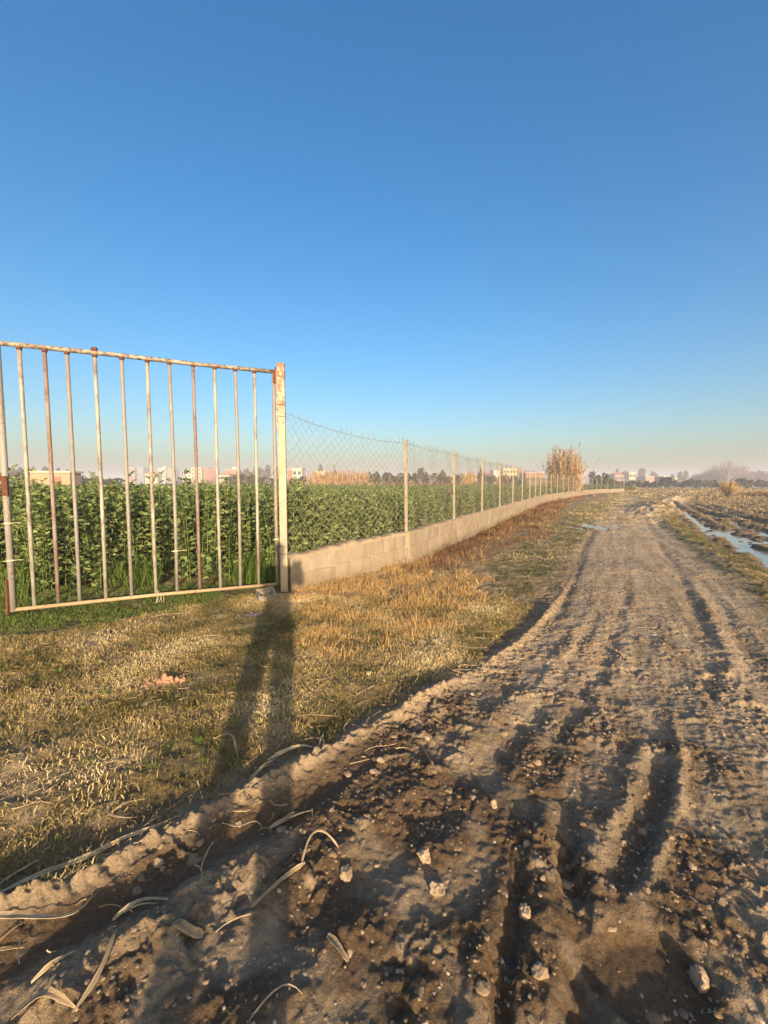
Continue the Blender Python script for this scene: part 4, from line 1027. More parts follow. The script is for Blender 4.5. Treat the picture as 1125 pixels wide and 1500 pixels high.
# hedge and trees behind the houses
for i, (px, yt, w, Y, mt, k, lb) in enumerate([
    (336, 697, 22, 92, 'fol_olive', 'round', 'olive bush beyond the crop below the cream row of houses'),
    (349, 691, 24, 95, 'fol_dark', 'round', 'dark green bush in front of the low grey house'),
    (370, 693, 24, 92, 'fol_dark', 'round', 'dark rounded bush right of the low grey house'),
    (384, 695, 20, 95, 'fol_olive', 'round', 'olive bush below the tall hazy trees beside the gate post'),
    (402, 697, 24, 95, 'fol_olive', 'round', 'olive bush seen through the gap between gate and post'),
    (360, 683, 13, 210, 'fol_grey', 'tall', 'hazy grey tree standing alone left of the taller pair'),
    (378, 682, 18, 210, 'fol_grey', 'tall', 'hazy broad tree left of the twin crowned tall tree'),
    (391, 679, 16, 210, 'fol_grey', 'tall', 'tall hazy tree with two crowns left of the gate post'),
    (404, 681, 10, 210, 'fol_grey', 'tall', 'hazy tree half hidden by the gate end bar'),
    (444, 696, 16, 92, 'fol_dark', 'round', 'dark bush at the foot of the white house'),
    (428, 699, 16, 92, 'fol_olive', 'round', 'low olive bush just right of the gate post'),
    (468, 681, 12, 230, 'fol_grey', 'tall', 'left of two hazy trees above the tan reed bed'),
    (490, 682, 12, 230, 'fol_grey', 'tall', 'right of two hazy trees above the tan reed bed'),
    (616, 679, 16, 130, 'fol_dark', 'tall', 'pointed dark conifer rising above the hedge right of the first fence post'),
    (649, 684, 13, 130, 'fol_dark', 'tall', 'small dark tree rising above the hedge left of the second fence post'),
    (704, 684, 10, 130, 'fol_dark', 'tall', 'dark tree rising above the hedge left of the third fence post'),
    (689, 688, 16, 120, 'fol_brown', 'bare', 'bare brown tree above the yellow reeds behind the hedge')]):
    tree('tree', lb, 'tree', px, yt, w, Y, mt, 80 + i, k, 700 if k != 'bare' else 1200)
HB, HG = 'rounded dark green shrub in the hedge row at the far edge of the crop', 'hedge shrubs across the crop'
xs = [540, 553, 567, 580, 594, 608, 624, 640, 655, 672, 688, 704, 720, 736, 750]
for i, px in enumerate(xs):
    tree('hedge_shrub', HB, 'shrub', px, 690 + [0, 1, -1, 2, 0, 1, 2, 0, 3, 1, 2, 1, 4, 3, 4][i], 21, 86 + (i * 7 % 5), 'fol_dark' if i % 3 else 'fol_olive', 120 + i, n=900, base=.02, group=HG, share='hs%d' % (i % 5), lum=.08)
# row of weeds along the far crop edge
def band(name, label, cat, pts, Yj, hgt, n, L, W, mat, seed, kind=None, bend=.3):
    rng = np.random.default_rng(seed); pts = np.array(pts); t = rng.uniform(0, len(pts) - 1, n); i = t.astype(int); f = (t - i)[:, None]
    P = pts[i] * (1 - f) + pts[i + 1] * f; P = P + rng.normal(0, Yj, P.shape)
    h = hgt * rng.uniform(.35, 1.0, n); d = np.stack([rng.normal(0, bend, n), rng.normal(0, bend, n), np.ones(n)], 1); d /= np.linalg.norm(d, axis=1)[:, None]
    C = np.stack([P[:, 0], P[:, 1], h * rng.uniform(.25, .95, n)], 1)
    s = np.cross(d, runit(rng, n)); s /= np.linalg.norm(s, axis=1)[:, None]
    V, q = quads(C, d, s, L * rng.uniform(.5, 1.3, n), W * rng.uniform(.5, 1.4, n))
    o = link(name, raw_mesh(name, V, [q], M[mat], False, np.repeat(rng.uniform(0, 1, n), 4)))
    return tag(o, label, cat, kind=kind)
band('dead_weeds', 'russet strip of dead weeds along the foot of the hedge at the far crop edge', 'weeds', [D(530, 709, 76)[:2], D(640, 709, 76)[:2], D(760, 709, 76)[:2]], .5, 1.9, 5000, .5, .10, 'fol_russet', 201, 'stuff')
band('dead_weeds', 'brown strip of dead weeds below the far houses at the crop edge', 'weeds', [D(255, 708, 78)[:2], D(340, 708, 78)[:2], D(425, 708, 78)[:2]], .6, 2.4, 3200, .5, .11, 'fol_olive', 202, 'stuff')
band('reed_bed', 'tan bed of dry reeds beyond the crop right of the white house', 'reeds', [D(458, 708, 80)[:2], D(495, 708, 82)[:2], D(535, 708, 80)[:2]], .8, 4.1, 6000, 1.5, .09, 'reed_tan', 203, None, .12)
band('reed_bed', 'small clump of yellow reeds in the hedge between the second and third fence posts', 'reeds', [D(681, 708, 78)[:2], D(694, 708, 78)[:2]], .4, 3.6, 900, 1.4, .08, 'fol_yellow', 204, None, .1)
for i, px in enumerate([283, 303, 335, 389, 526, 706]):
    p = D(px, 708, 74 + i); b = MB(); b.box((0, 0, 1.0), (.14, .14, 2.4)); o = b.build('field_post', M['concrete']); o.location = (p[0], p[1], 0)
    tag(o, 'small pale concrete post standing at the far edge of the crop', 'post', 'posts at the far crop edge')
# earth bank beyond the fence
def bank():
    P0, P1 = D(752, 708, 46), D(815, 708, 46); n, k = 30, 12; V = []
    for i in range(n + 1):
        u = i / n; 
        for j in range(k + 1):
            v = j / k; x = P0[0] + (P1[0] - P0[0]) * u; y = 44 + 7 * v
            e = sstep(0, .35, u) * sstep(1.1, .9, u) * math.sin(PI * min(1, v * 1.0)) ** .6
            V.append((x, y, -.1 + 2.15 * float(e) + .10 * float(fbm(np.array(x * 1.2), np.array(y * 1.2), 3, 5))))
    q = [(i * (k + 1) + j, (i + 1) * (k + 1) + j, (i + 1) * (k + 1) + j + 1, i * (k + 1) + j + 1) for i in range(n) for j in range(k)]
    o = link('earth_bank', raw_mesh('earth_bank', V, [np.array(q)], m_plain('bank_soil', (.15, .115, .075), (.25, .20, .13), 2.5, .95, .1, .6, 9, .05), True)); tag(o, kind='structure')
bank()
band('dry_grass_bank', 'dry tan weeds growing on the low earth bank behind the fence', 'weeds', [D(805, 706, 43.5)[:2], D(818, 706, 43.5)[:2]], .35, 2.3, 500, .8, .05, 'stubble', 206, 'stuff', .25)

# tall reed clump behind the bend of the wall
def reed_clump():
    Y = 45.0; c0, c1 = D(812, 708, Y), D(858, 708, Y)
    r_ = empty('reed_clump', 'tall clump of plumed reeds, grey green and orange, behind the bend of the wall', 'reeds', ((c0[0] + c1[0]) / 2, Y + 1.5, 0))
    rng = np.random.default_rng(77); canes, lv, lq, lt, n = MB(), [], [], [], 0
    W = (c1[0] - c0[0]); pl = MB(); leaf = {0: [[], [], [], [], []], 1: [[], [], [], [], []]}
    for k in range(260):
        u = rng.uniform(-.5, .5); bx, by = u * W * .8, rng.normal(0, .6); H = 5.25 * rng.uniform(.62, 1.0) * (1 - .28 * max(0, u - .15) / .35 - .22 * max(0, -u - .3) / .2)
        lx = u * .8 + rng.normal(0, .22); ly = rng.normal(0, .2)
        tt = np.linspace(0, 1, 5); path = np.stack([bx + lx * tt ** 1.6, by + ly * tt ** 1.6, H * tt], 1)
        canes.tube(path, .016 - .008 * tt, 3, False, t=rng.uniform())
        side = 1 if u > .08 + rng.normal(0, .08) else 0
        m = 20 if side else 14
        for j in range(m):
            t = rng.uniform(.06 if side else .15, .97); b = path[0] * 0 + np.array([bx + lx * t ** 1.6, by + ly * t ** 1.6, H * t]); a = rng.uniform(0, 6.28)
            d = np.array([math.cos(a), math.sin(a), rng.uniform(.1, 1.7)]); d /= np.linalg.norm(d); L = rng.uniform(.4, .9)
            for a_, v_ in zip(leaf[side], (b + d * L * .5, d, np.cross(d, rng.normal(0, 1, 3)), L, rng.uniform(.045, .08))): a_.append(v_)
        if rng.uniform() < .5 and u < .35:
            p = path[-1]; L = rng.uniform(.4, .75); m = 9
            cc = p + np.array([lx * .25, 0, 1]) * np.linspace(0, L, m)[:, None] + rng.normal(0, .025, (m, 3)); dd = np.tile([lx * .3, 0, 1.0], (m, 1)) + rng.normal(0, .3, (m, 3))
            ss = runit(rng, m); v, q = quads(cc, dd / np.linalg.norm(dd, axis=1)[:, None], ss, np.full(m, .28), np.full(m, .085)); pl.add(v, q, t=rng.uniform())
    canes.build('canes', M['reed_tan'], r_)
    for sd, mt in ((0, 'reed_grey'), (1, 'reed_tan')):
        C, Dv, Sv, L, Wd = [np.array(a_) for a_ in leaf[sd]]; Sv = Sv / (np.linalg.norm(Sv, axis=1)[:, None] + 1e-9)
        v, q = quads(C, Dv, Sv, L, Wd)
        o = link('leaves', raw_mesh('leaves', v, [q], M[mt], False, np.repeat(rng.uniform(.1, 1, len(C)), 4)), r_)
        o['label'] = 'orange dry leaves on the right side' if sd else 'grey green leaves on the left side'
    pl.build('plumes', M['plume'], r_)
    for px, py, lean, nm in ((876, 673, .75, 'single leaning reed with a dark plume right of the reed clump'), (788, 683, -.5, 'small leaning reed with a dark plume left of the reed clump')):
        tp = D(px, py, 47); s_ = empty('lone_reed', nm, 'reed', (tp[0] - lean * 1.3, 47, 0)); m = MB()
        t = np.linspace(0, 1, 6); m.tube(np.stack([lean * 1.3 * t ** 2.2, 0 * t, tp[2] * t], 1), .016 - .008 * t, 4, False, t=.3); m.build('cane', M['reed_grey'], s_)
        m = MB(); dv = np.array([[lean, 0, .8]]) / math.hypot(lean, .8)
        for k in range(5): v, q = quads(np.array([[lean * 1.3, 0, tp[2] - .1 + .0]]) + dv * (k - 2) * .12, dv, runit(rng, 1), np.array([.5]), np.array([.08])); m.add(v, q, t=.1)
        m.build('plume', M['plume'], s_)
reed_clump()
# right of the clump and across the right horizon
for i, (px, yt, w, Y, mt, k, lb) in enumerate([
    (868, 686, 16, 95, 'fol_grey', 'tall', 'grey hazy tree just right of the reed clump'),
    (873, 696, 20, 70, 'fol_dark', 'round', 'dark bush behind the far fence right of the reeds'),
    (886, 694, 18, 72, 'fol_dark', 'round', 'dark bush behind the fence near its end post'),
    (897, 698, 16, 75, 'fol_olive', 'round', 'olive bush behind the end post of the fence'),
    (904, 687, 8, 280, 'fol_brown', 'round', 'small hazy tree above the left end of the pink roof'),
    (918, 686, 15, 280, 'fol_brown', 'round', 'hazy brown tree above the pink roofed house'),
    (940, 683, 15, 270, 'fol_brown', 'tall', 'tall hazy brown tree right of the pink house'),
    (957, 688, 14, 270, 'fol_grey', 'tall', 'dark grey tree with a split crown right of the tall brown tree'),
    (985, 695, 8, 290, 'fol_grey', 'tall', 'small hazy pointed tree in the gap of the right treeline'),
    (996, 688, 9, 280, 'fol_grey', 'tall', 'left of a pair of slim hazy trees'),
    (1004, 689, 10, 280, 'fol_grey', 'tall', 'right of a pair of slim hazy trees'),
    (1024, 690, 30, 250, 'fol_brown', 'bare', 'low bare brown tree left of the great bare tree'),
    (1042, 684, 36, 240, 'fol_brown', 'bare', 'mid height bare tree leaning into the great bare tree'),
    (1062, 670, 56, 230, 'fol_brown', 'bare', 'great broad bare brown tree dominating the right horizon'),
    (1088, 682, 36, 235, 'fol_brown', 'bare', 'bare brown tree on the right flank of the great bare tree'),
    (1108, 688, 30, 270, 'fol_grey', 'round', 'hazy grey tree near the right edge'),
    (1128, 691, 30, 260, 'fol_brown', 'round', 'hazy brown tree cut by the right edge of the view')]):
    tree('tree', lb, 'tree', px, yt, w, Y, mt, 150 + i, k, 900 if k != 'bare' else 3400, .1 if k == 'round' else .2 if k == 'tall' else .0)
SG = 'orchard shrubs beyond the right field'
for i, (px, yt, w) in enumerate([(912, 703, 15), (924, 704, 13), (936, 704, 14), (947, 704, 13), (958, 704, 14), (976, 698.5, 19), (989, 703, 13), (1000, 705, 12), (1011, 700, 16), (1022, 703, 14), (1034, 704, 15), (1046, 702, 15), (1086, 698, 17), (1097, 703, 13), (1112, 703, 16), (1124, 704, 15), (1140, 702, 18)]):
    big = i in (5, 12)
    tree('orchard_shrub', ['dark round shrub in the low row beyond the right field', 'largest dark shrub in the low row, left of the yellow bush', 'largest dark shrub in the low row, right of the yellow bush'][0 if not big else (1 if i == 5 else 2)],
         'shrub', px, yt, w, 105 + (i % 4) * 3, 'fol_dark', 190 + i, n=700, base=.02, group=SG, share='os%d' % (i % 4), lum=-.05)
tree('yellow_bush', 'bare yellow twigged bush standing alone in the right field', 'bush', 1068, 697, 36, 46, 'fol_yellow', 230, 'bare', 2600, .02)
band('field_edge_grass', 'pale straw coloured grass at the far edge of the right field', 'grass', [D(905, 709, 92)[:2], D(1010, 709, 92)[:2], D(1150, 709, 92)[:2]], 1.0, .5, 3500, .4, .12, 'stubble', 231, 'stuff', .4)
band('purple_weeds', 'purplish dead weeds at the far right of the field', 'weeds', [D(1090, 714, 48)[:2], D(1150, 714, 46)[:2]], .5, .55, 700, .5, .06, 'fol_russet', 232, 'stuff', .5)
def far_wood(name, label, pts, hgt, n, seed, mat, zj=1.0):
    rng = np.random.default_rng(seed); pts = np.array(pts); t = rng.uniform(0, len(pts) - 1, n); i = t.astype(int); f = (t - i)[:, None]
    P = pts[i] * (1 - f) + pts[i + 1] * f; P[:, 1] += rng.normal(0, 6, n)
    top = hgt * (.7 + .5 * fbm(P[:, 0] * .05, P[:, 0] * 0 + seed, 4, seed)); C = np.stack([P[:, 0], P[:, 1], np.clip(top, 1, 99) * rng.uniform(0, 1, n) ** .8], 1)
    d = runit(rng, n); s = np.cross(d, runit(rng, n)); s /= np.linalg.norm(s, axis=1)[:, None]
    V, q = quads(C, d, s, 2.2 * rng.uniform(.5, 1.4, n), 1.3 * rng.uniform(.5, 1.4, n))
    o = link(name, raw_mesh(name, V, [q], M[mat], False, np.repeat(np.clip(rng.normal(.5, .25, n), 0, 1), 4))); tag(o, label, 'wood', kind='stuff')
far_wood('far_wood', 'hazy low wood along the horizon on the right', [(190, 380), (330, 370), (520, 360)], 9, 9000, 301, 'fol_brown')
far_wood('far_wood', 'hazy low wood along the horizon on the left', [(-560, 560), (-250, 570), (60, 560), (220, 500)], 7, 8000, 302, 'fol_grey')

# ------------------------------------------------------------------ far buildings
def pm_(n, c, r=.85): return m_plain(n, tuple(v * .88 for v in c), c, .6, r, .15)
B_ = {k: pm_('wall_' + k, tuple(q_ * .62 for q_ in v)) for k, v in dict(tan=(.52, .37, .24), white=(.68, .62, .52), cream=(.66, .54, .34), grey=(.33, .31, .30), brick=(.42, .20, .12), pink=(.42, .27, .20), yellow=(.78, .62, .24), red=(.36, .13, .09), slate=(.27, .28, .31)).items()}
M['tile'] = pm_('roof_tiles', (.36, .15, .09)); M['pale_roof'] = pm_('pale_roof', (.44, .36, .29)); M['pane'] = NT('dark_window_glass').done((.03, .035, .04), .12, .5)
M['frame'] = pm_('window_frame', (.36, .34, .30))
def building(name, label, px0, px1, ytop, Y, wall, depth=9, rot=0.0, rows=2, cols=3, roof='flat', extra=None, cat='building', wsize=(1.3, 1.4), roofmat='pale_roof', z0=0):
    a, b = D(px0, ytop, Y), D(px1, ytop, Y); W = b[0] - a[0]; H = a[2]
    r_ = empty(name, label, cat, ((a[0] + b[0]) / 2, Y, 0), rot)
    hw = H if roof == 'flat' else H * .8
    m = MB(); m.box((0, depth / 2, hw / 2 - .5), (W, depth, hw + 1)); m.build('wall', B_[wall], r_)
    m = MB()
    if roof == 'flat': m.box((0, depth / 2, H + .12), (W + .5, depth + .5, .26))
    else:
        e = .4; V = [(-W / 2 - e, -e, hw), (W / 2 + e, -e, hw), (W / 2 + e, depth + e, hw), (-W / 2 - e, depth + e, hw), (-W / 2 * .55, depth / 2, H), (W / 2 * .55, depth / 2, H), (-W / 2 - e, -e, hw + .15), (W / 2 + e, -e, hw + .15), (W / 2 + e, depth + e, hw + .15), (-W / 2 - e, depth + e, hw + .15)]
        m.add(V, [(0, 3, 2, 1), (0, 1, 7, 6), (1, 2, 8, 7), (2, 3, 9, 8), (3, 0, 6, 9), (6, 7, 5, 4), (8, 9, 4, 5)], [(7, 8, 5), (9, 6, 4)])
    m.build('roof', M[roofmat], r_)
    if rows:
        fm = MB(); fm.box((0, 0, 0), (wsize[0] + .24, .12, wsize[1] + .24)); fme = fm.mesh('window', M['frame'])
        gm_ = MB(); gm_.box((0, -.06, 0), (wsize[0], .08, wsize[1])); gme = gm_.mesh('pane', M['pane'])
        for i in range(rows):
            for j in range(cols):
                o = link('window', fme, r_); o.location = (-W / 2 + W * (j + .5) / cols, -.03, hw - 1.9 - i * 3.1); link('pane', gme, o)
    if extra: extra(r_, W, H, depth)
    return r_
def ex_shed(r_, W, H, dp):
    m = MB(); m.box((W / 2 - 1.6, -.02, H - 1.5), (.9, .1, 2.0)); m.build('door', B_['brick'], r_)
building('flat_roofed_shed', 'low tan shed with an overhanging flat white roof behind the crop', 41, 101, 692.6, 55, 'tan', 2.2, .05, 0, 0, extra=ex_shed, cat='shed')
building('grey_house', 'grey brown flat roofed block left of the white block, far beyond the crop', 187, 197, 685, 400, 'pink', 10, .1, 2, 2)
building('grey_annex', 'plain slate grey wall of a flat roofed block beside its brown neighbour', 197, 210, 684.5, 404, 'slate', 10, 0, 0, 0)
building('low_house', 'low house with reddish roofs left of the white block', 212, 230, 690, 330, 'cream', 8, 0, 1, 4, 'hip', roofmat='tile')
def ex_top(r_, W, H, dp):
    m = MB(); m.box((W * .25, 3, H + 1.0), (W * .4, 4, 2.0)); m.build('roof_room', B_['white'], r_)
building('white_block', 'white flat roofed block of flats with a small room on its roof', 231, 242, 686, 390, 'white', 10, -.05, 3, 3, extra=ex_top)
building('grey_flats', 'plain pale grey block joined to the white block of flats', 242, 255, 686.5, 394, 'grey', 10, 0, 0, 0)
building('white_cottage', 'small white house with a red roof left of the cream flats', 268, 280, 689, 330, 'white', 8, .1, 2, 2, 'hip', roofmat='tile')
building('cream_flats', 'cream block of flats with dark square windows and a red eave', 280, 295, 684.5, 320, 'cream', 10, 0, 3, 3, roofmat='tile')
building('brick_flats', 'orange brick block joined to the cream flats', 295, 304, 685.5, 324, 'brick', 9, 0, 0, 0)
building('brick_house', 'unplastered red brick house at the right of the cream flats', 304, 315, 687.5, 318, 'red', 9, 0, 0, 0)
building('cream_row', 'low cream row of houses with a tiled roof', 320, 336, 692, 260, 'cream', 8, 0, 1, 6, 'hip', roofmat='tile')
building('orange_house', 'orange brick house with a pale roof room behind the cream row', 330, 348, 688, 300, 'brick', 8, 0, 0, 0, extra=ex_top)
building('low_grey_house', 'low pale grey house left of the tall hazy trees', 349, 364, 691, 260, 'grey', 8, 0, 1, 4)
building('pink_house', 'pinkish house partly hidden by the gate end bar', 402, 414, 689, 280, 'pink', 8, 0, 1, 3)
building('white_house', 'white house with four dark windows right of the gate post', 428, 442, 686.5, 180, 'white', 8, 0, 2, 2)
building('brick_annex', 'brown wall joined to the left of the white house', 421, 428, 688, 183, 'brick', 8, 0, 0, 0)
building('white_shed', 'low white roofed shed showing above the tan reed bed', 463, 476, 691, 150, 'white', 5, 0, 0, 0, cat='shed')
building('red_cottage', 'low red roofed cottage left of the white annex of the yellow house', 710, 722, 690, 260, 'pink', 7, 0, 1, 3, 'hip', roofmat='tile')
building('white_annex', 'long low white building joined to the bright yellow house', 723, 737, 689.5, 240, 'white', 8, 0, 0, 0)
building('yellow_house', 'bright yellow house with a dark red roof above the fence posts', 737, 757, 686, 236, 'yellow', 9, 0, 2, 4, roofmat='tile')
building('red_house', 'dark red house right of the yellow house', 757, 767, 688, 240, 'red', 8, 0, 2, 2)
building('long_roof_barn', 'long low barn with a pale roof left of the reed clump', 770, 796, 693, 170, 'brick', 8, 0, 0, 0, cat='barn')
building('pink_roofed_house', 'wide house with a faded pink tiled roof beyond the end of the fence', 901, 922, 692, 250, 'pink', 9, 0, 1, 5, 'hip', roofmat='tile')
building('cream_house', 'small cream house right of the wide pink roofed house', 922, 931, 692, 246, 'cream', 8, 0, 2, 2)
building('low_pink_sheds', 'long low pink shed beyond the orchard shrubs', 946, 972, 698, 240, 'pink', 8, 0, 0, 0, cat='shed')
building('low_white_roof', 'low hut with a pale roof behind the orchard shrubs', 972, 977, 698.5, 150, 'white', 5, 0, 0, 0, cat='hut')
building('yellow_hut', 'tiny pale yellow hut in the gap of the right treeline', 988, 992, 701, 200, 'yellow', 4, 0, 0, 0, cat='hut')

# ------------------------------------------------------------------ loose things on the ground
M['reed_leaf'] = m_tint('dead_reed_leaf', [(0, (.24, .17, .095)), (.5, (.44, .34, .20)), (1, (.62, .50, .32))], .7, .25, .1, (30, (.24, .17, .09), .6))
def strip(name, label, pts, wpx, group=None, arch=.0, tint=.6, cat='reed leaf', curl=.0, z0=.006, jag=0):
    "a dead leaf or straw lying along photo pixels, on the ground"
    P = GL(pts); seg = np.linalg.norm(np.diff(P, axis=0), axis=1); cum = np.concatenate([[0], np.cumsum(seg)]); n = max(8, int(cum[-1] / .02))
    u = np.linspace(0, cum[-1], n); q = np.stack([np.interp(u, cum, P[:, 0]), np.interp(u, cum, P[:, 1])], 1)
    for _ in range(3): q[1:-1] = (q[:-2] + 2 * q[1:-1] + q[2:]) / 4
    h = ground(q[:, 0], q[:, 1]); hs = h.copy()
    for _ in range(6): hs[1:-1] = np.maximum((hs[:-2] + hs[1:-1] + hs[2:]) / 3, h[1:-1] - .004)
    t = np.linspace(0, 1, n); z = hs + z0 + arch * np.sin(PI * t)
    W = wpx * (.62 if wpx < 6 else .85) * np.hypot(q[:, 0], q[:, 1] ).mean() * 1.05 / F; blunt = any(k_ in label for k_ in ('chip', 'stick', 'stem', 'short'))
    w = W * (np.clip(np.minimum(1, 9 * t + .55) * np.minimum(1, (1 - t) * 9 + .5), .3, 1) if blunt else np.clip(np.minimum(1, 3 * t + .35) * (1 - t ** 2.2 * .9), .08, 1))
    w = w * (1 + .18 * np.sin(t * 17 + len(label)) * np.sin(t * 7) + .10 * np.sin(t * 41 + 2))
    T = np.gradient(q, axis=0); T /= np.linalg.norm(T, axis=1)[:, None]; N = np.stack([-T[:, 1], T[:, 0]], 1)
    rng = np.random.default_rng(len(label) + n); roll = curl * np.sin(t * 3.1 + rng.uniform(0, 6)) + rng.normal(0, .05, n).cumsum() * .4
    V = []
    org = np.array([q[n // 2, 0], q[n // 2, 1], z[n // 2]])
    th = .0016
    for e, f, dz in ((-.5, .5, 0), (0, 0, -.14), (.5, .5, 0), (.5, .5, -1), (0, 0, -1), (-.5, .5, -1)):
        x = q + N * (w * e * np.cos(roll))[:, None]
        zz = z + w * e * np.sin(roll) + w * .16 * f - (th if dz == -1 else 0)
        V.append(np.stack([x[:, 0], x[:, 1], zz], 1))
    V = np.stack(V, 1).reshape(-1, 3) - org
    qd = [(i * 6 + j, i * 6 + (j + 1) % 6, i * 6 + 6 + (j + 1) % 6, i * 6 + 6 + j) for i in range(n - 1) for j in range(6)]
    o = link(name, raw_mesh(name, V, [np.array(qd), np.array([(0, 5, 4, 1), (1, 4, 3, 2)]), ], M['reed_leaf'], False, np.clip(np.tile(np.array([tint + .2, tint - .3, tint + .1, tint + .1, tint - .3, tint + .2]), n) + np.repeat(.16 * np.sin(t * 23 + len(label)) + rng.normal(0, .08, n), 6), 0, 1))); o.location = org
    return tag(o, label, cat, group)
RL = 'dead reed leaves and straws on the ground'
LV = [
 ([(-40, 1335), (0, 1315), (60, 1285), (130, 1255), (200, 1224), (262, 1196)], 9, 'longest pale reed leaf, lying straight along the muddy ridge at the left', .008, .6),
 ([(-30, 1348), (40, 1345), (90, 1342), (122, 1328), (136, 1304)], 9, 'pale reed leaf with a hooked tip just below the longest leaf', .02, .75),
 ([(-20, 1302), (25, 1272), (56, 1252)], 5, 'short straight straw at the left edge above the longest leaf', .01, .5),
 ([(-20, 1385), (5, 1370), (32, 1347)], 4, 'thin grey straw poking from the left edge into the dark trough', .01, .3),
 ([(-10, 1381), (14, 1379), (34, 1377)], 5, 'small flat brown straw at the left edge in the trough', .0, .2),
 ([(325, 1206), (352, 1215), (362, 1206), (380, 1196), (384, 1206)], 5, 'bent and broken straw just right of the ridge crumb', .02, .6),
 ([(395, 1205), (425, 1196), (458, 1186)], 9, 'broad grey reed leaf in the rut below the leg shadow', .012, .35),
 ([(392, 1116), (415, 1108), (440, 1100), (467, 1106)], 7, 'bright curved reed leaf on top of the ridge in the leg shadow', .02, .8),
 ([(364, 1156), (385, 1132), (408, 1114)], 6, 'grey reed leaf leaning up against the bright curved one', .02, .4),
 ([(440, 1088), (462, 1090), (478, 1098), (472, 1110)], 4, 'small hooked straw right of the bright curved leaf', .02, .5),
 ([(368, 1331), (400, 1306), (428, 1286), (447, 1276)], 6, 'straight grey reed stem lying in the middle of the rough track', .006, .35),
 ([(440, 1282), (448, 1258), (455, 1240), (470, 1232), (484, 1238), (496, 1250)], 4, 'arched yellow straw rising from the grey reed stem', .035, .7),
 ([(366, 1502), (395, 1474), (428, 1450), (443, 1466)], 3.2, 'thin bent yellow straw at the bottom of the view', .02, .65),
 ([(108, 1502), (140, 1468), (162, 1420), (174, 1370)], 9, 'wide curving pale reed leaf near the bottom left', .02, .5),
 ([(18, 1497), (40, 1484), (75, 1483), (112, 1497)], 13, 'widest reed leaf folded at the very bottom left', .012, .45),
 ([(46, 1446), (80, 1425), (115, 1402)], 6, 'straight tan straw above the wide curving leaf', .008, .6),
 ([(165, 1351), (190, 1330), (215, 1322), (246, 1321)], 6, 'twisted reed leaf in the trough above the square chip', .02, .65),
 ([(180, 1340), (205, 1334), (232, 1326)], 3, 'thin straw tangled with the twisted reed leaf', .02, .5),
 ([(255, 1364), (276, 1369), (298, 1373)], 13, 'short flat square ended chip of reed on the mud', .004, .25),
 ([(480, 1379), (495, 1397), (510, 1416)], 10, 'short grey stick pointing down the track', .004, .3),
 ([(660, 944), (690, 951), (714, 950), (722, 944)], 3.5, 'pale curved straw at the edge of the grass above the ridge', .008, .8),
 ([(728, 878), (742, 874), (748, 880), (758, 879)], 3, 'small crinkled pale straw on the verge', .01, .9),
 ([(314, 1084), (325, 1081), (340, 1086), (346, 1104), (351, 1121)], 4.5, 'looped grey straw inside the left leg shadow', .02, .5),
 ([(432, 1054), (455, 1056), (478, 1054), (498, 1052)], 3, 'yellow straw on the grass right of the leg shadow', .012, .75),
 ([(522, 1024), (535, 1018), (549, 1012)], 5, 'upper of two short pale straws beside the ridge shadow', .006, .7),
 ([(514, 1040), (528, 1032), (542, 1027)], 4, 'lower of two short pale straws beside the ridge shadow', .006, .45),
 ([(158, 1198), (180, 1186), (205, 1173), (212, 1168)], 3.5, 'curved yellow straw on the lawn above the left ridge', .02, .6),
 ([(155, 1188), (162, 1202), (185, 1202), (208, 1192)], 3, 'hooked pale straw under the curved yellow one on the lawn', .012, .6),
 ([(618, 1098), (628, 1120), (636, 1140)], 4, 'dark thin stick among the stones left of the track centre', .008, .0),
 ([(622, 836), (640, 842), (660, 843), (673, 839)], 2.6, 'pale straw caught on the russet grass at the wall foot', .01, .7),
 ([(700, 823), (716, 822), (731, 817)], 2.2, 'thin pale straw lying on the russet grass far along the wall', .01, .7),
 ([(859, 862), (872, 856), (884, 847)], 2.2, 'thin straw crossing the dark left wheel rut', .01, .6),
 ([(62, 1165), (80, 1160), (98, 1138)], 2.6, 'small bent straw alone on the lawn at the far left', .01, .6),
 ([(225, 905), (250, 902), (280, 899)], 2.6, 'straw lying on the green grass under the gate rail', .015, .8),
 ([(192, 920), (214, 908), (236, 895)], 1.8, 'thin straw leaning out of the green grass below the gate', .03, .7),
]
for k, (pts, w, lb, ar, ti) in enumerate(LV):
    strip('stick' if 'stick' in lb else 'reed_leaf' if ('leaf' in lb or 'stem' in lb or 'chip' in lb) else 'straw', lb, pts, w, RL, ar, ti, 'stick' if 'stick' in lb else 'reed leaf' if 'leaf' in lb or 'chip' in lb else 'straw', .35 if w > 5 else .1)
# fine straw litter
def litter():
    P = scatter(GL([(-300, 1250), (0, 1420), (430, 1290), (640, 1060), (800, 930), (760, 880), (500, 900), (0, 950)]), 48, 401, .3); mb = MB(); rng = np.random.default_rng(4)
    z = ground(P[:, 0], P[:, 1])
    for (x, y), zz in zip(P, z):
        a = rng.uniform(0, 6.28); L = rng.uniform(.03, .13); b = rng.normal(0, .5); p = [np.array([x, y, zz + .012])]
        for k in range(4): a += b * .5; p.append(p[-1] + np.array([math.cos(a), math.sin(a), rng.normal(0, .08)]) * L / 4)
        mb.tube(p, rng.uniform(.0010, .0022), 3, False, t=rng.uniform(.2, 1))
    o = mb.build('straw_litter', M['reed_leaf']); tag(o, 'fine short straw bits littering the grass and the ridge', 'straw litter', kind='stuff')
litter()

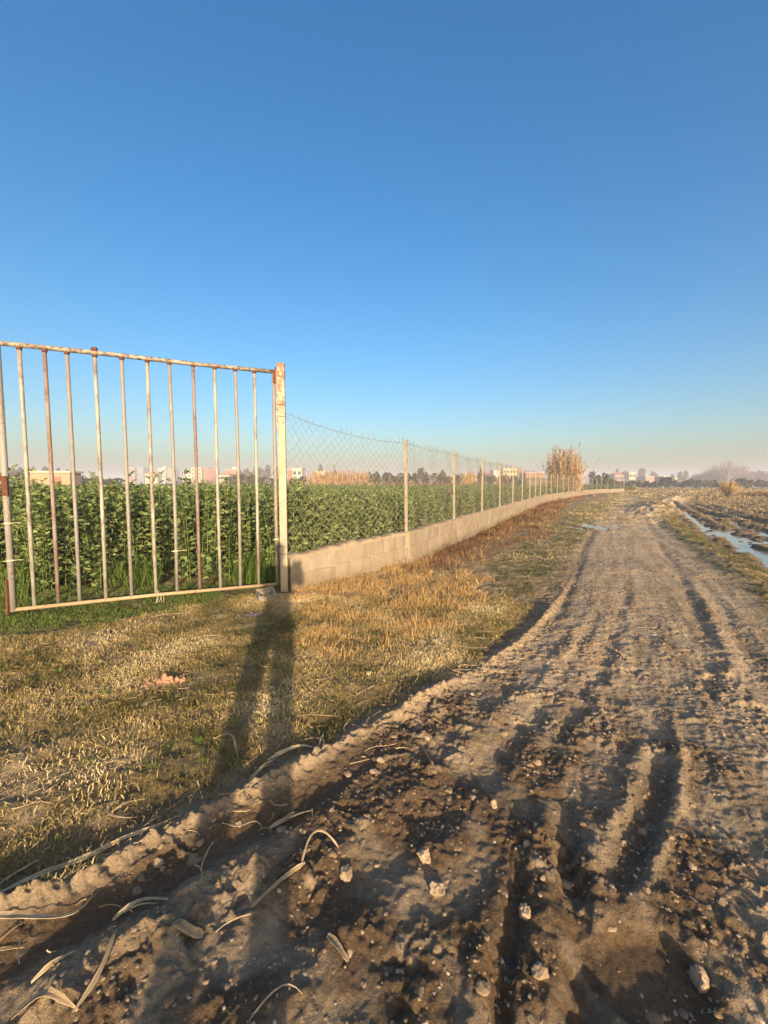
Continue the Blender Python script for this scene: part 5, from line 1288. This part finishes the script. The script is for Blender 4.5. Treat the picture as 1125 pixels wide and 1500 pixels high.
M['stone'] = m_tint('track_stones', [(0, (.15, .108, .068)), (.45, (.27, .205, .14)), (.8, (.38, .305, .22)), (1, (.52, .44, .34))], .85, .2, 0, (40, (.15, .10, .06), .8))
M['clod'] = m_tint('dry_clods', [(0, (.13, .092, .058)), (.5, (.24, .18, .118)), (1, (.38, .29, .20))], .95, .1, 0, (35, (.10, .07, .045), .7))
def stones(name, label, poly, dens, sz, seed, mat, sub, dfn=None, flat=.75, cat='stones'):
    P = scatter(poly, dens, seed, .1, dens_fn=dfn); rng = np.random.default_rng(seed); n = len(P); print(name, n); z = ground(P[:, 0], P[:, 1])
    base = []
    for k in range(10):
        m = MB(); lumpy(m, (0, 0, 0), 1, seed=seed + k, sub=sub); base.append(m.v[0])
    Fc = ICO[sub][1]; nv = len(base[0]); Vs = np.empty((n, nv, 3)); r = sz[0] + (sz[1] - sz[0]) * rng.uniform(0, 1, n) ** (3.0 if sub == 1 else 4.5)
    for i in range(n):
        s_ = np.array([rng.uniform(.8, 1.35), rng.uniform(.75, 1.1), rng.uniform(.5, 1) * flat]) * r[i]
        Vs[i] = (base[rng.integers(10)] * s_) @ rotz(rng.uniform(0, 6.28)).T + np.array([P[i, 0], P[i, 1], z[i] + r[i] * rng.uniform(-.35, .2)])
    Fs = (Fc[None] + (np.arange(n) * nv)[:, None, None]).reshape(-1, 3)
    tn = np.repeat(np.clip(rng.normal(.45, .25, n), 0, 1), nv)
    o = link(name, raw_mesh(name, Vs.reshape(-1, 3), [Fs], M[mat], False, tn)); tag(o, label, cat, kind='stuff')
TRK = GL([(-200, 1560), (300, 1290), (470, 1140), (620, 1045), (780, 935), (850, 840), (880, 780), (930, 760), (985, 800), (1080, 870), (1300, 1050), (1500, 1400), (1500, 1600), (-200, 1600)])
def dfn(x, y):
    h, m = ground(x, y, True)
    return np.clip(.25 + .9 * m['rough'] + .3 * fbm(x * 1.3, y * 1.3, 3, 91), .05, 1) * (1 - .45 * np.clip(m['mud'] + m['grey'] * .8, 0, 1)) * np.clip(2.8 / y, .1, 1)
stones('gravel', 'small pale stones and gravel trodden into the rough track', TRK, 4600, (.002, .0125), 411, 'stone', 1, dfn, .55, 'gravel')
stones('clods', 'crumbled clods of dry mud broken out of the track', TRK, 620, (.006, .030), 421, 'clod', 2, dfn, .55, 'clods')
ALN = np.array([p + n_ for p, n_ in zip(A_LINE[3:15], np.tile([-.07, .05], (12, 1)))] + [p + n_ for p, n_ in zip(A_LINE[3:15][::-1], np.tile([.07, -.05], (12, 1)))])
stones('ridge_crumbs', 'crumbs of pale dried mud along the crest of the ridge', ALN, 1300, (.004, .024), 431, 'clod', 2, None, .8, 'crumbs')
for px, py, r, sc, lb, t in [(692, 1020, .017, (1, 1, .8), 'small warm six sided stone on the track beside the ridge', .95), (548, 1138, .022, (1, .9, .8), 'rounded grey pebble below the ridge', .6), (558, 1122, .022, (1.1, .9, .7), 'pale flat pebble just above the rounded grey one', .75),
                            (508, 1278, .034, (.8, 1.3, .5), 'smooth grey slab of stone half sunk in the track', .55), (622, 1265, .034, (1.1, 1, 1.1), 'jagged pale clod catching the sun in the track centre', .9), (640, 1310, .03, (1.2, 1, .9), 'angular pale clod below the jagged one', .85),
                            (770, 1345, .024, (1, 1, 1.5), 'upright pale clod beside the narrow dark rut', .85), (790, 1440, .026, (1.2, 1, .8), 'rounded stone at the lip of the dark rut', .5), (722, 1185, .02, (1, 1, 1.2), 'small orange lit clod right of the track centre', .9), (1028, 1440, .03, (.9, 1.2, 1), 'grey stone on the rim of the dark mud hollow', .6)]:
    p = G(px, py); m = MB(); lumpy(m, (0, 0, 0), r, sc, seed=int(px), sub=3); o = m.build('stone', M['stone' if 'clod' not in lb else 'clod'], None, False); o.location = (p[0], p[1], gz(*p) + r * .35)
    m_t = o.data.attributes['tint']; m_t.data.foreach_set('value', np.full(len(o.data.vertices), t, np.float32)); tag(o, lb, 'stone' if 'clod' not in lb else 'clod', 'stones and clods on the track')
# crumpled tan scrap on the lawn, purple scrap by the gate
M['scrap'] = m_plain('crumpled_tan_paper', (.22, .125, .075), (.34, .20, .125), 12, .8, .2)
M['purple'] = m_plain('faded_purple_plastic', (.05, .035, .05), (.11, .085, .105), 14, .5, .4)
def rag(name, label, cat, c, sx, sy, hz, mat, seed, rot=0):
    n = 14; V = []; rng = np.random.default_rng(seed)
    for i in range(n + 1):
        for j in range(n + 1):
            u, v = i / n - .5, j / n - .5; x = u * sx * (1 + .25 * math.sin(5 * v + seed)); y = v * sy * (1 + .3 * math.sin(4 * u + seed))
            z = hz * (abs(float(fbm(np.array(u * 5 + seed), np.array(v * 5), 3, seed))) * 1.3 + .6 * max(0, 1 - 7 * (u * u + v * v)))
            V.append((x, y, z + .004))
    k = n + 1; q = [(i * k + j, (i + 1) * k + j, (i + 1) * k + j + 1, i * k + j + 1) for i in range(n) for j in range(n)]
    V = np.array(V); B = V - np.array([0, 0, .003]); nv = len(V)
    V2 = np.concatenate([V, B]); q2 = [(a + nv, d_ + nv, c_ + nv, b_ + nv) for a, b_, c_, d_ in q]
    o = link(name, raw_mesh(name, V2 @ rotz(rot).T, [np.array(q + q2)], mat)); o.location = (c[0], c[1], gz(*c)); return tag(o, label, cat)
rag('paper_scrap', 'crumpled tan scrap lying on the dry lawn in front of the gate', 'scrap', G(245, 1003), .21, .12, .03, M['scrap'], 3, .2)
rag('plastic_scrap', 'faded purple plastic scrap on the grass below the concrete block', 'plastic scrap', G(368, 902), .28, .09, .02, M['purple'], 8, .3)
# dark ragged scrap in the fence
M['black'] = m_plain('black_plastic', (.012, .011, .012), (.05, .045, .045), 16, .5, .4)
def fence_rag():
    (p, t) = PX[1]; c = D(664, 716, p[1] + .05); m = MB()
    for pts, r in (([(.05, 0, .10), (.02, .02, .02), (-.08, 0, -.09), (-.16, .02, -.17)], [.012, .03, .045, .012]), ([(.03, 0, .03), (-.02, .01, -.08), (-.06, 0, -.19)], [.03, .035, .010]), ([(.02, 0, .02), (-.03, 0, .10), (-.07, .01, .17)], [.028, .018, .006]), ([(.03, 0, .0), (.06, 0, .06), (.07, 0, .14)], [.02, .02, .008])):
        m.tube(pts, r, 6)
    o = m.build('plastic_rag', M['black'], None, False); o.location = c - np.array([.02, 0, 0]); o.scale = (1, .4, 1); tag(o, 'ragged black plastic scrap snagged in the wire beside the second thin fence post', 'plastic rag')
fence_rag()

# ------------------------------------------------------------------ the person whose shadow falls on the grass
M['cloth'] = m_plain('dark_jacket', (.04, .045, .06), (.07, .075, .09), 20, .9, .1); M['skin'] = m_plain('skin', (.42, .27, .19), (.48, .31, .22), 8, .55, .3); M['hair'] = m_plain('dark_hair', (.02, .015, .012), (.04, .03, .022), 40, .6, .3)
M['jeans'] = m_plain('blue_jeans', (.05, .07, .11), (.09, .11, .16), 40, .9, .1); M['shoe'] = m_plain('brown_shoes', (.06, .04, .03), (.10, .07, .05), 20, .7, .3); M['phone'] = NT('phone_glass').done((.01, .01, .012), .2, .5)
def skin(name, nodes, mat, parent):
    "nodes: (name, parent name, position, radius) grown into one continuous surface"
    ids = {n_[0]: i for i, n_ in enumerate(nodes)}; me = bpy.data.meshes.new(name)
    me.from_pydata([n_[2] for n_ in nodes], [(ids[n_[1]], i) for i, n_ in enumerate(nodes) if n_[1]], []); o = link(name, me)
    md = o.modifiers.new('skin', 'SKIN'); sv = me.skin_vertices[0].data
    for i, n_ in enumerate(nodes): r = n_[3]; sv[i].radius = (r, r) if np.isscalar(r) else r
    sv[0].use_root = True
    sb = o.modifiers.new('sub', 'SUBSURF'); sb.levels = 2; sb.render_levels = 2
    dg = bpy.context.evaluated_depsgraph_get(); ev = o.evaluated_get(dg); m2 = bpy.data.meshes.new_from_object(ev); bpy.data.objects.remove(o)
    m2.materials.clear(); m2.materials.append(mat)
    for p in m2.polygons: p.use_smooth = True
    return link(name, m2, parent)
def person():
    bx, by = -.14, -.49; zg = gz(bx, by)
    r_ = empty('person', 'person in a dark jacket holding up a phone, casting the long shadow on the grass', 'person', (bx, by, zg))
    N = [('pelvis', None, (0, 0, .95), (.16, .12)), ('waist', 'pelvis', (0, 0, 1.10), (.14, .105)), ('chest', 'waist', (0, .0, 1.30), (.165, .115)), ('neckbase', 'chest', (0, 0, 1.46), (.075, .07)), ('neck', 'neckbase', (0, .02, 1.54), .052),
         ('jaw', 'neck', (0, .05, 1.60), (.06, .07)), ('head', 'jaw', (0, .035, 1.68), (.075, .092)), ('crown', 'head', (0, .03, 1.75), (.06, .075))]
    phx = -bx
    for s, nm in ((-1, 'l'), (1, 'r')):
        N += [(nm + 'sh', 'chest', (s * .19, 0, 1.43), .062), (nm + 'el', nm + 'sh', (s * .24, .14, 1.20), .046), (nm + 'wr', nm + 'el', (phx + s * .05, .37, 1.385), .03), (nm + 'palm', nm + 'wr', (phx + s * .045, .41, 1.43), (.028, .018))]
        N += [(nm + 'hip', 'pelvis', (s * .10, 0, .88), .095), (nm + 'kn', nm + 'hip', (s * .125, .02, .49), .062), (nm + 'an', nm + 'kn', (s * .14, -.02, .09), .043), (nm + 'toe', nm + 'an', (s * .16, .15, .035), .036)]
    body = skin('body', N, M['skin'], r_)
    cl = [n_ for n_ in N if n_[0] in ('waist', 'chest', 'lsh', 'lel', 'rsh', 'rel')]
    jk = [('waist', None, (0, 0, 1.0), (.18, .14)), ('chest', 'waist', (0, 0, 1.30), (.185, .135)), ('collar', 'chest', (0, 0, 1.47), (.085, .08))]
    for s, nm in ((-1, 'l'), (1, 'r')): jk += [(nm + 's', 'chest', (s * .195, 0, 1.43), .08), (nm + 'e', nm + 's', (s * .245, .14, 1.20), .062), (nm + 'w', nm + 'e', (phx + s * .06, .35, 1.37), .043)]
    skin('jacket', jk, M['cloth'], r_)
    tr = [('p', None, (0, 0, .97), (.17, .13))]
    for s, nm in ((-1, 'l'), (1, 'r')): tr += [(nm + 'h', 'p', (s * .105, 0, .86), .11), (nm + 'k', nm + 'h', (s * .127, .02, .49), .078), (nm + 'a', nm + 'k', (s * .142, -.02, .09), .062)]
    skin('trousers', tr, M['jeans'], r_)
    for s in (-1, 1): skin('shoe', [('h', None, (s * .14, -.05, .05), .05), ('m', 'h', (s * .15, .06, .045), .047), ('t', 'm', (s * .165, .18, .035), .038)], M['shoe'], r_)
    skin('hair', [('a', None, (0, -.03, 1.66), (.085, .075)), ('b', 'a', (0, -.01, 1.745), (.085, .09)), ('c', 'b', (0, .055, 1.765), (.065, .05))], M['hair'], r_)
    for s in (-1, 1):
        m = MB(); lumpy(m, (s * .032, .125, 1.685), .012, seed=2, sub=2, amp=0); m.build('eye', M['hair'], r_, True)
    skin('nose', [('a', None, (0, .115, 1.69), .010), ('b', 'a', (0, .145, 1.655), .015)], M['skin'], r_)
    for s in (-1, 1):
        h = empty('hand', None, None); h.parent = r_; tagp = h
        px_, pz_ = phx + s * .045, 1.43
        for k in range(4):
            z = pz_ + .035 - .022 * k; L = (.9, 1.0, .95, .75)[k]
            skin('finger', [('a', None, (px_ + s * .005, .405, z), .010), ('b', 'a', (px_ + s * .012, .405 + .035 * L, z + .004), .0095), ('c', 'b', (px_ - s * .004, .405 + .05 * L, z + .004), .0085), ('d', 'c', (px_ - s * .024, .405 + .04, z), .0075)], M['skin'], h)
        skin('thumb', [('a', None, (px_ - s * .005, .395, pz_ - .03), .011), ('b', 'a', (px_ - s * .015, .39, pz_ + .0), .0105), ('c', 'b', (px_ - s * .02, .395, pz_ + .03), .009)], M['skin'], h)
    ph = MB(); ph.box((0, -.034, HC - .035), (.072, .008, .148)); o = ph.build('phone', M['phone']); tag(o, 'dark phone held upright in both hands at the person\'s eye level', 'phone')
person()

# ------------------------------------------------------------------ light, sky, air
SUN_EL, SUN_AZ = math.radians(11.0), math.radians(168.0)        # azimuth clockwise from +Y
sd = bpy.data.lights.new('sun', 'SUN'); sd.energy = 4.9; sd.angle = math.radians(.7); sd.color = (1.0, .74, .46)
so = bpy.data.objects.new('sun', sd); COL.objects.link(so)
dv = Vector((math.sin(SUN_AZ) * math.cos(SUN_EL), math.cos(SUN_AZ) * math.cos(SUN_EL), math.sin(SUN_EL)))
so.rotation_euler = dv.to_track_quat('Z', 'Y').to_euler(); so.location = dv * 50
w = bpy.data.worlds.new('World'); S.world = w; w.use_nodes = True; nt = w.node_tree
sky = nt.nodes.new('ShaderNodeTexSky'); sky.sky_type = 'NISHITA'; sky.sun_disc = False; sky.sun_elevation = SUN_EL; sky.sun_rotation = SUN_AZ
sky.air_density = 1.22; sky.dust_density = 2.5; sky.ozone_density = 4.0; sky.altitude = 0
hs = nt.nodes.new('ShaderNodeHueSaturation'); hs.inputs['Saturation'].default_value = 1.24; nt.links.new(sky.outputs[0], hs.inputs['Color']); 
# warm glow added to the sky around the sun direction, as fill light
tc = nt.nodes.new('ShaderNodeTexCoord'); dt = nt.nodes.new('ShaderNodeVectorMath'); dt.operation = 'DOT_PRODUCT'; nt.links.new(tc.outputs['Generated'], dt.inputs[0]); dt.inputs[1].default_value = dv
mx = nt.nodes.new('ShaderNodeMath'); mx.operation = 'MAXIMUM'; nt.links.new(dt.outputs['Value'], mx.inputs[0]); mx.inputs[1].default_value = 0
pw = nt.nodes.new('ShaderNodeMath'); pw.operation = 'POWER'; nt.links.new(mx.outputs[0], pw.inputs[0]); pw.inputs[1].default_value = 4.0
gl = nt.nodes.new('ShaderNodeVectorMath'); gl.operation = 'SCALE'; gl.inputs[0].default_value = (11.0, 7.6, 4.0); nt.links.new(pw.outputs[0], gl.inputs['Scale'])
ad = nt.nodes.new('ShaderNodeVectorMath'); ad.operation = 'ADD'; nt.links.new(hs.outputs[0], ad.inputs[0]); nt.links.new(gl.outputs[0], ad.inputs[1])
nt.links.new(ad.outputs[0], nt.nodes['Background'].inputs['Color']); nt.nodes['Background'].inputs['Strength'].default_value = .096
HZ = .0018
if HZ > 0:
    m = MB(); m.box((0, 0, 9.5), (3200, 3200, 22.0)); hm = bpy.data.materials.new('haze_air'); hm.use_nodes = True; t = hm.node_tree
    t.nodes.remove(t.nodes['Principled BSDF']); v = t.nodes.new('ShaderNodeVolumePrincipled'); v.inputs['Density'].default_value = HZ; v.inputs['Color'].default_value = (.74, .79, .92, 1); v.inputs['Anisotropy'].default_value = 0
    t.links.new(v.outputs[0], t.nodes['Material Output'].inputs['Volume'])
    o = m.build('haze', hm); tag(o, kind='stuff')
S.view_settings.view_transform = 'Standard'; S.view_settings.look = 'None'; S.view_settings.exposure = 1.45; S.view_settings.gamma = 1
S.render.engine = 'CYCLES'
S.cycles.max_bounces = 6; S.cycles.diffuse_bounces = 4; S.cycles.glossy_bounces = 2; S.cycles.transmission_bounces = 2; S.cycles.transparent_max_bounces = 4; S.cycles.volume_bounces = 0
S.cycles.use_denoising = True; S.cycles.denoiser = 'OPENIMAGEDENOISE'; S.cycles.denoising_prefilter = 'FAST'
